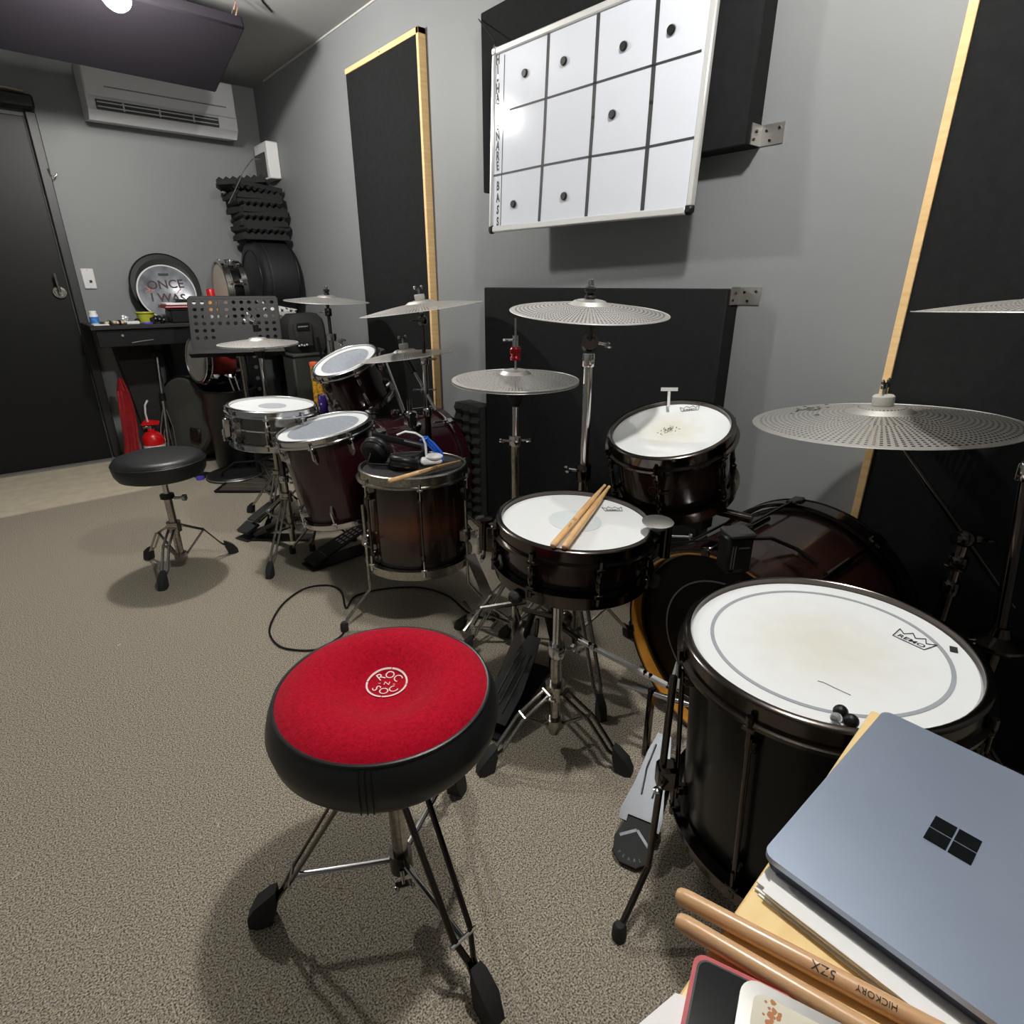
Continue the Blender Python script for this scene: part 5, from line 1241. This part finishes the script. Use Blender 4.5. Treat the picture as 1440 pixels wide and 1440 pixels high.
# small snare standing on its rim
t, M_, ho = drum('snare_drum', 'small black snare drum standing on its side on the back table', (1.18, 4.40, TZ + .192), (-1, .0, .0), .184, .135, mat('piano_black', (14, 14, 16), .08, coat=.6), chrome, mat('amber_head', (196, 186, 172), .5), 8, .2, lugstyle='small')
# round case
M_ = frame((1.69, 4.52, TZ + .256), (-1, 0, .0)); t = thing('round_drum_case', 'big round black drum case under the foam stack on the back table', 'drum case', M=M_)
Rc = .252
MB().lathe([(0, 0), (Rc - .03, 0), (Rc - .004, .012), (Rc, .03), (Rc, .19), (Rc - .004, .195), (Rc - .004, .205), (Rc, .21), (Rc, .235), (Rc - .012, .247), (Rc - .03, .25), (0, .25)], 72).build('body', mat('case_black', (30, 30, 32), .5), t, local=True)
MB().torus(Rc + .001, .006, Matrix.Translation(V((0, 0, .015))), 72, 8).build('seam', plastic, t, local=True)
MB().torus(Rc - .06, .005, Matrix.Translation(V((0, 0, .25))), 60, 8).build('face_rib', plastic, t, local=True)
MB().box((Rc * .5, Rc * .82, .18), (.05, .02, .04), Matrix(), .006).build('latch', plastic, t, local=True)
# foam tiles
tz0 = TZ + .256 + .252 + .004
fz = tz0; rnd = random.Random(3)
names = ['lowest', 'second', 'third', 'fourth', 'fifth', 'sixth', 'seventh', 'eighth', 'top']
for i in range(9):
    W_ = .30; n = 7; th = .024; hh = .024; rot = rnd.uniform(-.12, .12) + (.0 if i < 7 else .35 * (1 if i == 7 else -1)); flip = i % 2
    cxy = V((1.545 - .012 * (i > 4) * (i - 4) + rnd.uniform(-.012, .012), 4.55 + rnd.uniform(-.01, .01), 0))
    tilt = Matrix.Rotation(0 if i < 7 else (-.10 if i == 8 else .07), 4, 'Y')
    T = Matrix.Translation(V((cxy.x, cxy.y, fz))) @ Matrix.Rotation(rot, 4, 'Z') @ tilt
    mb = MB(); vs = []; fs = []; N_ = 2 * n
    for a in range(N_ + 1):
        for b in range(N_ + 1):
            z = th + (hh if (a % 2 and b % 2) else (hh * .35 if (a % 2 or b % 2) else 0))
            vs.append((-W_ / 2 + W_ * a / N_, -W_ / 2 + W_ * b / N_, z))
    K = N_ + 1
    for a in range(N_):
        for b in range(N_): fs.append((a * K + b, a * K + b + 1, (a + 1) * K + b + 1, (a + 1) * K + b))
    base = len(vs)
    rim_ = [(a * K) for a in range(N_)] + [(N_ * K + b) for b in range(N_)] + [((N_ - a) * K + N_) for a in range(N_)] + [(N_ - b) for b in range(N_)]
    for r_ in rim_: vs.append((vs[r_][0], vs[r_][1], 0))
    m_ = len(rim_)
    for k in range(m_): fs.append((rim_[k], rim_[(k + 1) % m_], base + (k + 1) % m_, base + k))
    fs.append(tuple(base + k for k in range(m_)))
    if flip: T = T @ Matrix.Translation(V((0, 0, th + hh))) @ Matrix.Rotation(PI, 4, 'X')
    mb.add(vs, fs, T)
    o = mb.build('foam_tile', foam_m, smooth=False)
    tag(o, f'black egg-crate foam tile, {names[i]} one of the stack in the corner', 'foam tile', 'foam tiles stacked in the corner')
    fz += th + hh * (.55 if True else 1) + .004
tag(MB().tube([(1.30, 4.33, 1.62), (1.36, 4.36, 1.70), (1.44, 4.38, 1.82), (1.52, 4.42, 1.90), (1.62, 4.55, 1.93)], .003, 6).build('loose_wire', steel), 'thin grey wire hanging from the white wall box over the foam stack', 'wire')
# music stand
a, b, cc_, d_ = at(273, 420, y=3.62), at(398, 416, y=3.62), at(398, 500, y=3.55), at(272, 505, y=3.55)
ps = math.radians(22); ux = V((math.cos(ps), -math.sin(ps), 0)); o0 = at(272, 503, y=3.66); hgt = V((math.sin(ps) * .15, math.cos(ps) * .15, .315)); Wd = .47; Ht = hgt.length
ms_m = mat('stand_black', (27, 28, 30), .6, 0, spec=.3)
Tm = Matrix((ux, hgt.normalized(), ux.cross(hgt.normalized()))).transposed().to_4x4(); Tm.translation = o0
t = thing('music_stand', 'black perforated music stand before the back table', 'music stand', (o0.x + Wd / 2, 3.6, 0))
vs = []; fs = []; cols, rows = 11, 7; mx, my = .012, .05
def pv(x, y): vs.append((x, y, 0)); return len(vs) - 1
xs = [mx + (Wd - 2 * mx) * i / cols for i in range(cols + 1)]; ys = [my + (Ht - my - .015) * j / rows for j in range(rows + 1)]
grid = [[pv(x, y) for x in xs] for y in ys]
for j in range(rows):
    for i in range(cols):
        cq = [grid[j][i], grid[j][i + 1], grid[j + 1][i + 1], grid[j + 1][i]]
        if j == 0 or (2 < i < 8 and j < 3): fs.append(tuple(cq)); continue
        mxc, myc = (xs[i] + xs[i + 1]) / 2, (ys[j] + ys[j + 1]) / 2; r_ = .0105; ring_ = []
        for k in range(12): a_ = -3 * PI / 4 + 2 * PI * k / 12; ring_.append(pv(mxc + r_ * math.cos(a_), myc + r_ * math.sin(a_)))
        for e in range(4):
            for s_ in range(3):
                k = e * 3 + s_
                if s_ == 0: fs.append((cq[e], ring_[k + 1], ring_[k])) 
                elif s_ == 1: fs.append((cq[e], cq[(e + 1) % 4], ring_[k + 1], ring_[k]))
                else: fs.append((cq[(e + 1) % 4], ring_[(k + 1) % 12], ring_[k]))
def strip(q): k = [pv(*p_) for p_ in q]; fs.append(tuple(k))
strip([(0, 0), (Wd, 0), (Wd, my), (0, my)]); strip([(0, Ht - .015), (Wd, Ht - .015), (Wd - .012, Ht), (.012, Ht)]); strip([(0, my), (mx, my), (mx, Ht - .015), (0, Ht - .015)]); strip([(Wd - mx, my), (Wd, my), (Wd, Ht - .015), (Wd - mx, Ht - .015)])
dk_ = MB().add(vs, fs, Tm).build('desk_plate', ms_m, t, smooth=False)
md = dk_.modifiers.new('thick', 'SOLIDIFY'); md.thickness = .0015
MB().tube([Tm @ V(p_) for p_ in ((0, .01, 0), (0, Ht - .012, 0), (.012, Ht, 0), (Wd - .012, Ht, 0), (Wd, Ht - .012, 0), (Wd, .01, 0))], .0022, 6).build('rolled_edge', ms_m, t)
MB().box((Wd / 2, .0, .03), (Wd + .02, .003, .06), Tm).box((Wd / 2, .008, .06), (Wd + .02, .018, .003), Tm).build('lip', plastic, t)
q = Tm @ V((Wd / 2, Ht * .4, -.02)); bxm = q.x
MB().box((Wd / 2, Ht * .4, -.02), (.1, .05, .03), Tm, .005).build('pivot', plastic, t)
MB().cyl((bxm, q.y + .02, .35), (bxm, q.y + .02, q.z), .011, n=14).build('upper_tube', chromed, t)
MB().cyl((bxm, q.y + .02, .05), (bxm, q.y + .02, .40), .015, n=14).build('lower_tube', plastic, t)
collar((bxm, q.y + .02, .40), .021, .04, plastic, t)
for k in range(3):
    a_ = .5 + 2.094 * k; d = V((math.cos(a_), math.sin(a_), 0)); p0 = V((bxm, q.y + .02, .12)) + d * .015
    lo = MB().tube([p0, p0 + d * .12 + V((0, 0, -.005)), p0 + d * .2 + V((0, 0, -.06)), p0 + d * .22 + V((0, 0, -.105))], .008, 8).build('leg', plastic, t)
# backpack, box under it, crumpled bag
t = thing('speaker_box', 'olive-grey upright box under the black backpack', 'box', (1.58, 4.12, 0))
MB().box((1.585, 4.13, .352), (.235, .2, .70), bev=.012).build('body', olive_m, t)
for zz in (.02, .68): MB().box((1.585, 4.13, zz), (.239, .204, .03), bev=.01).build('edge_band', plastic, t)
t = thing('backpack', 'black backpack with a white woven tag on the olive-grey box', 'backpack', (1.6, 4.14, .702))
bpm = mat('backpack_cloth', (38, 38, 38), .8, bump=(300, .4, .001))
MB().hull([V((1.605 + x * w_, 4.14 + y * d_, z)) for z, w_, d_ in ((.703, .115, .09), (.73, .13, .10), (.86, .13, .10), (.92, .118, .09), (.955, .09, .06)) for x, y in ((-1, -.7), (-.8, -1), (.8, -1), (1, -.7), (1, .8), (-1, .8))] + [V((1.66, 4.12, .962))]).build('body', bpm, t)
MB().box((1.565, 4.040, .82), (.13, .05, .17), bev=.018).build('front_pocket', bpm, t)
MB().box((1.555, 4.012, .875), (.09, .008, .05), bev=.003).build('label_patch', plastic, t); MB().text('JANSPORT', .012, Matrix.Translation(V((1.555, 4.0075, .877))) @ Matrix.Rotation(PI / 2, 4, 'X'), 1.2).build('tag_print', white_m, t, smooth=False)
MB().tube([(1.715, 4.10, .93), (1.745, 4.07, .87), (1.74, 4.06, .78), (1.72, 4.07, .73)], .012, 8, flat=.004).build('strap', bpm, t)
for k in range(4): MB().box((1.515 + .018 * k, 4.012, .755 + .004 * (k % 2)), (.012, .01, .012), bev=.003).build('buckle', white_m, t)
t = thing('crumpled_bag', 'crumpled black and white plastic bag behind the backpack', 'bag', (1.56, 4.36, TZ))
rb = random.Random(5)
pts = [V((1.53 + rb.gauss(0, .055), 4.40 + rb.gauss(0, .03), TZ + .045 + abs(rb.gauss(0, .035)))) for k in range(40)] + [V((1.53 + x, 4.4 + y, TZ)) for x in (-.08, .09) for y in (-.04, .04)]
MB().hull(pts).build('film', mat('bag_print', (236, 236, 232), .45, noise=(34, (40, 40, 42), .52, .58)), t, smooth=False)
# things behind the far kit
p = at(459, 560, d=3.05)
bp0 = at(448, 581, d=3.40)
t = thing('low_case', 'low black case on the floor behind the burgundy floor tom', 'case', (bp0.x, bp0.y + .05, 0))
zb_ = bp0.z
MB().box((bp0.x + .04, bp0.y + .03, zb_ / 2), (.34, .26, zb_), bev=.012).build('body', plastic, t)
MB().box((bp0.x + .04, bp0.y + .03, zb_ - .05), (.344, .264, .012), bev=.002).build('lid_seam', rubber, t)
T = Matrix.Translation(bp0 + V((.035, .03, 0)))
t = thing('snack_tube', 'orange and yellow printed tube behind the burgundy rack tom', 'tube', bp0 + V((.035, .03, 0)))
MB().lathe([(0, 0), (.038, 0), (.038, .27), (0, .27)], 28, T).build('body', orange_m, t); MB().lathe([(.040, .268), (.040, .285), (.036, .288), (0, .288)], 28, T).build('cap', mat('coral_cap', (226, 96, 64), .4), t)
q = bp0 + V((.02, -.045, 0)); T = Matrix.Translation(q)
t = thing('drink_can', 'violet can with white print behind the burgundy floor tom', 'can', q)
MB().lathe([(0, 0), (.026, 0), (.031, .008), (.031, .10), (.026, .112), (0, .112)], 24, T).build('body', mat('violet_print', (58, 34, 128), .35, noise=(30, (222, 226, 230), .62, .66)), t)
MB().torus(.026, .003, T @ Matrix.Translation(V((0, 0, .112))), 24, 6).build('rim', chrome, t)
# under the table
t = thing('garment_bag', 'long black bag hanging under the back table beside the door', 'bag', (.58, 4.5, 0))
MB().hull([V((x, y, z)) for x, y, z in ((.53, 4.60, .80), (.76, 4.60, .80), (.53, 4.74, .80), (.76, 4.74, .80), (.58, 4.59, .5), (.77, 4.59, .45), (.62, 4.60, .0), (.77, 4.60, .0), (.62, 4.74, .0), (.77, 4.74, .0))]).build('cloth', mat('bag_cloth', (26, 26, 27), .8, bump=(40, .4, .01)), t)
t = thing('red_cloth', 'folded red cloth hanging beside the black bag under the back table', 'cloth', (.5, 4.42, 0))
mb = MB(); rows_ = [(166, 172, 532), (165, 182, 550), (168, 190, 575), (172, 194, 600), (176, 196, 620), (176, 198, 640)]
vs = []; 
for i, (u0, u1, v) in enumerate(rows_):
    for k in range(9):
        q = at(u0 + (u1 - u0) * k / 8, v, y=4.42); q.y += .014 * math.sin(k * 1.7 + i * .4); vs.append(q)
n0 = len(vs); vs += [v_ + V((0, .02, 0)) for v_ in vs]
fs = []
for i in range(len(rows_) - 1):
    for k in range(8):
        a_ = i * 9 + k; fs.append((a_, a_ + 1, a_ + 10, a_ + 9)); fs.append((n0 + a_, n0 + a_ + 9, n0 + a_ + 10, n0 + a_ + 1))
    for k in (0, 8): a_ = i * 9 + k; fs.append((a_, a_ + 9, n0 + a_ + 9, n0 + a_))
mb.add(vs, fs).build('cloth', redcloth, t)
# extinguisher
q = at(219, 633, y=4.48); ex_, ey_ = q.x, 4.48; T = Matrix.Translation(V((ex_, ey_, 0)))
t = thing('fire_extinguisher', 'small red fire extinguisher with a white band under the back table', 'fire extinguisher', (ex_, ey_, 0))
z0_ = max(0.0, q.z - .03)
MB().lathe([(0, 0), (.062, 0), (.065, .01), (.065, .16), (.060, .19), (.04, .215), (.022, .222), (.02, .24), (0, .24)], 32, T).build('cylinder', redp, t)
MB().lathe([(.0655, .08), (.0655, .135), (.065, .135), (.065, .08)], 32, T, True).build('white_band', white_m, t)
MB().cyl((ex_, ey_, .23), (ex_, ey_, .262), .018, n=16).box((ex_ - .02, ey_, .255), (.05, .02, .02), bev=.004).build('valve', chromed, t)
MB().hull([V((ex_ + x, ey_ + y, z)) for x, z in ((-.055, .27), (.05, .262), (.06, .285), (-.02, .305)) for y in (-.012, .012)]).build('handle', redp, t)
MB().tube([(ex_ - .01, ey_ - .01, .29), (ex_ - .012, ey_ - .012, .35), (ex_ - .004, ey_ - .012, .40), (ex_ + .016, ey_ - .012, .43)], .010, 8, flat=.006).build('hose', white_m, t)
# folded chrome stands
def folded_stand(label, u0, u1, y, ztop, m):
    b_ = at(u1, 640, y=y); t_ = at(u0, 500, y=y)
    t = thing('folded_stand', label, 'drum stand', (b_.x, y, 0))
    p0, p1 = V((b_.x, y, .03)), V((t_.x, y + .12, ztop))
    MB().cyl(p0, p0.lerp(p1, .6), .013, n=12).build('lower_tube', m, t); MB().cyl(p0.lerp(p1, .58), p1, .010, n=12).build('upper_tube', chrome, t)
    c_ = p0.lerp(p1, .6); MB().cyl(c_ - V((0, 0, .025)), c_ + V((0, 0, .025)), .02, n=14).build('clamp', plastic, t)
    for k, (dx, dy) in enumerate(((-.035, -.02), (.035, -.01), (0, .04))):
        e = p0 + V((dx * 1.3, dy, -.01)); lo = MB().tube([c_ - V((0, 0, .04)), p0.lerp(p1, .3) + V((dx * 1.1, dy, 0)), e], .006, 8).build('leg', m, t)
        MB().lathe([(0, 0), (.014, 0), (.014, .04), (.009, .05), (0, .05)], 12, Matrix.Translation(V((e.x, e.y, 0)))).build('rubber_foot', rubber, lo)
    MB().box(p1 + V((0, 0, .01)), (.06, .04, .05), bev=.01).build('tilter', plastic, t)
folded_stand('folded chrome stand standing under the back table beside the extinguisher', 226, 239, 4.46, .70, chromed)
folded_stand('second folded chrome stand leaning under the back table nearer the soft case', 218, 246, 4.52, .52, chrome)
# soft round case, brown tom, black tub, chrome pieces
M_ = frame((.905, 4.47, .285), (-.90, -.40, .12)); t = thing('soft_drum_case', 'olive-grey soft round drum case leaning under the back table', 'drum case', M=M_)
MB().lathe([(0, -.10), (.25, -.10), (.272, -.08), (.278, .0), (.272, .08), (.25, .10), (0, .10)], 56).build('body', mat('soft_case', (62, 63, 57), .8), t, local=True)
MB().torus(.272, .006, Matrix.Translation(V((0, 0, .085))), 56, 8).build('zip_edge', plastic, t, local=True)
MB().box((-.12, .10, .106), (.10, .09, .02), Matrix(), .008).build('pocket', plastic, t, local=True)
t, M_, ho = drum('tom_drum', 'red-brown tom drum lying on its side under the music stand', (.90, 4.16, .70), (-.97, -.2, .1), .150, .22, mat('redbrown', (110, 36, 30), .2, coat=.4), chrome, mat('dim_head', (120, 118, 114), .6), 6, .3, lugstyle='small')
t = thing('black_tub', 'tall black plastic tub under the music stand', 'tub', (1.04, 4.09, 0))
MB().lathe([(0, .0), (.135, .0), (.14, .01), (.165, .49), (.172, .50), (.172, .515), (.155, .515), (.13, .02), (0, .02)], 40, Matrix.Translation(V((1.04, 4.09, 0)))).build('body', mat('tub', (26, 27, 30), .35, bump=((12, 12, 2), .3, .01)), t)
MB().torus(.169, .007, Matrix.Translation(V((1.04, 4.09, .51))), 40, 8).build('rim', plastic, t)
MB().torus(.02, .003, frame(at(324, 608, y=3.965), (0, -1, 0)), 16, 6).build('ring_pull', steel, t)
tag(MB().tube([at(322, 532, y=4.0), at(327, 545, y=3.98), at(333, 560, y=3.97), at(337, 572, y=3.96)], .011, 8, flat=.006).build('chrome_arm', chrome), 'curved chrome arm beside the black tub, nearer the tub', 'chrome arm')
tag(MB().tube([at(330, 530, y=4.02), at(335, 545, y=4.0), at(341, 560, y=3.99), at(345, 572, y=3.98)], .009, 8, flat=.006).build('chrome_arm', chrome), 'curved chrome arm beside the black tub, nearer the perforated rail', 'chrome arm')
t = thing('perforated_rail', 'upright black rail with a row of round holes under the music stand', 'rail', (1.2, 4.12, 0))
ra, rb_ = at(357, 500, y=4.12), at(362, 610, y=4.12)
T = frame((rb_.x, 4.12, 0), (ra.x - rb_.x, 0, ra.z - rb_.z) if True else (0, 0, 1))
Lr = .8
MB().box((ra.x, 4.12, Lr / 2), (.10, .016, Lr), bev=.003).build('rail', plastic, t)
for k in range(5): MB().lathe([(0, 0), (.013, 0), (.013, .002), (0, .002)], 18, frame((ra.x, 4.111, .70 - k * .072), (0, -1, 0))).build('hole_disc', steel, t)
MB().box((ra.x + .055, 4.115, Lr / 2), (.006, .02, Lr), bev=.001).build('edge', chromed, t); MB().box((ra.x - .09, 4.12, Lr / 2), (.05, .02, Lr), bev=.003).build('slat', mat('rail_grey', (70, 70, 70), .4, .4), t)
# single beater rod and violet cap and mat on the floor
q = at(271, 632, z=.08); e = at(283, 603, y=q.y)
t = thing('beater', 'thin rod with a white ball tip standing behind the black stool', 'beater', (q.x, q.y, 0))
MB().cyl((q.x - .02, q.y, .01), e, .003, n=8).build('rod', nickel, t); MB().ball(e, .018, n=14).build('ball_tip', white_m, t); MB().box((q.x - .02, q.y, .012), (.06, .05, .024), bev=.005).build('base', plastic, t)
q = at(282, 674, z=.0)
t = thing('bottle_lid', 'violet cap on a small dark base on the carpet by the black tub', 'lid', q)
MB().lathe([(0, 0), (.05, 0), (.05, .012), (.03, .02), (0, .02)], 24, Matrix.Translation(V((q.x + .03, q.y + .06, 0)))).build('base', plastic, t); MB().lathe([(0, .0), (.024, .0), (.024, .016), (.02, .018), (0, .018)], 24, Matrix.Translation(V((q.x, q.y, .0)))).build('cap', purple_m, t)
c4 = [at(303, 693, z=0), at(384, 693, z=0), at(412, 655, z=0), at(362, 646, z=0)]
t = thing('slatted_mat', 'dark slatted mat on the carpet behind the far snare stand', 'mat', c4[0])
cm = sum(c4, V((0, 0, 0))) / 4
MB().hull([p_ + V((0, 0, z)) for p_ in c4 for z in (.0005, .006)]).build('base', mat('mat_dark', (60, 56, 46), .8), t)
for a_, b_ in zip(c4, c4[1:] + c4[:1]): MB().tube([a_ + V((0, 0, .009)), b_ + V((0, 0, .009))], .008, 6).build('border', plastic, t)
for k in range(1, 8):
    a_ = c4[0].lerp(c4[3], k / 8); b_ = c4[1].lerp(c4[2], k / 8); MB().tube([a_ + V((0, 0, .008)), b_ + V((0, 0, .008))], .008, 6, flat=.004).build('slat', mat('slat_olive', (78, 74, 58), .7) if 'slat_olive' not in MATS else MATS['slat_olive'], t)
t = thing('flat_cymbal_bag', 'flat round black bag lying on the carpet behind the slatted mat', 'bag', (1.0, 4.0, 0))
bc2 = V((.93, 3.84, 0))
MB().lathe([(0, .0), (.155, .0), (.168, .012), (.155, .026), (0, .03)], 40, Matrix.Translation(bc2)).build('body', leath, t); MB().torus(.165, .004, Matrix.Translation(bc2 + V((0, 0, .013))), 40, 6).build('piping', steel, t)
# foam block standing by the wall panel
t = thing('foam_block', 'black egg-crate foam slab standing on the floor beside the burgundy bass drum', 'foam slab', (1.68, 2.27, 0))
vs = []; fs = []; nx, nz = 6, 24; Wf, Hf = .2, .60
for a in range(nx + 1):
    for b in range(nz + 1): vs.append((1.64 - (.03 if (a % 2 and b % 2) else (.012 if (a % 2 or b % 2) else 0)), 2.375 - Wf * a / nx, Hf * b / nz))
K = nz + 1; n0 = len(vs)
for a in range(nx):
    for b in range(nz): fs.append((a * K + b, a * K + b + 1, (a + 1) * K + b + 1, (a + 1) * K + b))
mb = MB().add(vs, fs); mb.box((1.684, 2.375 - Wf / 2, Hf / 2), (.088, Wf, Hf)); mb.build('slab', foam_m, t, smooth=False)
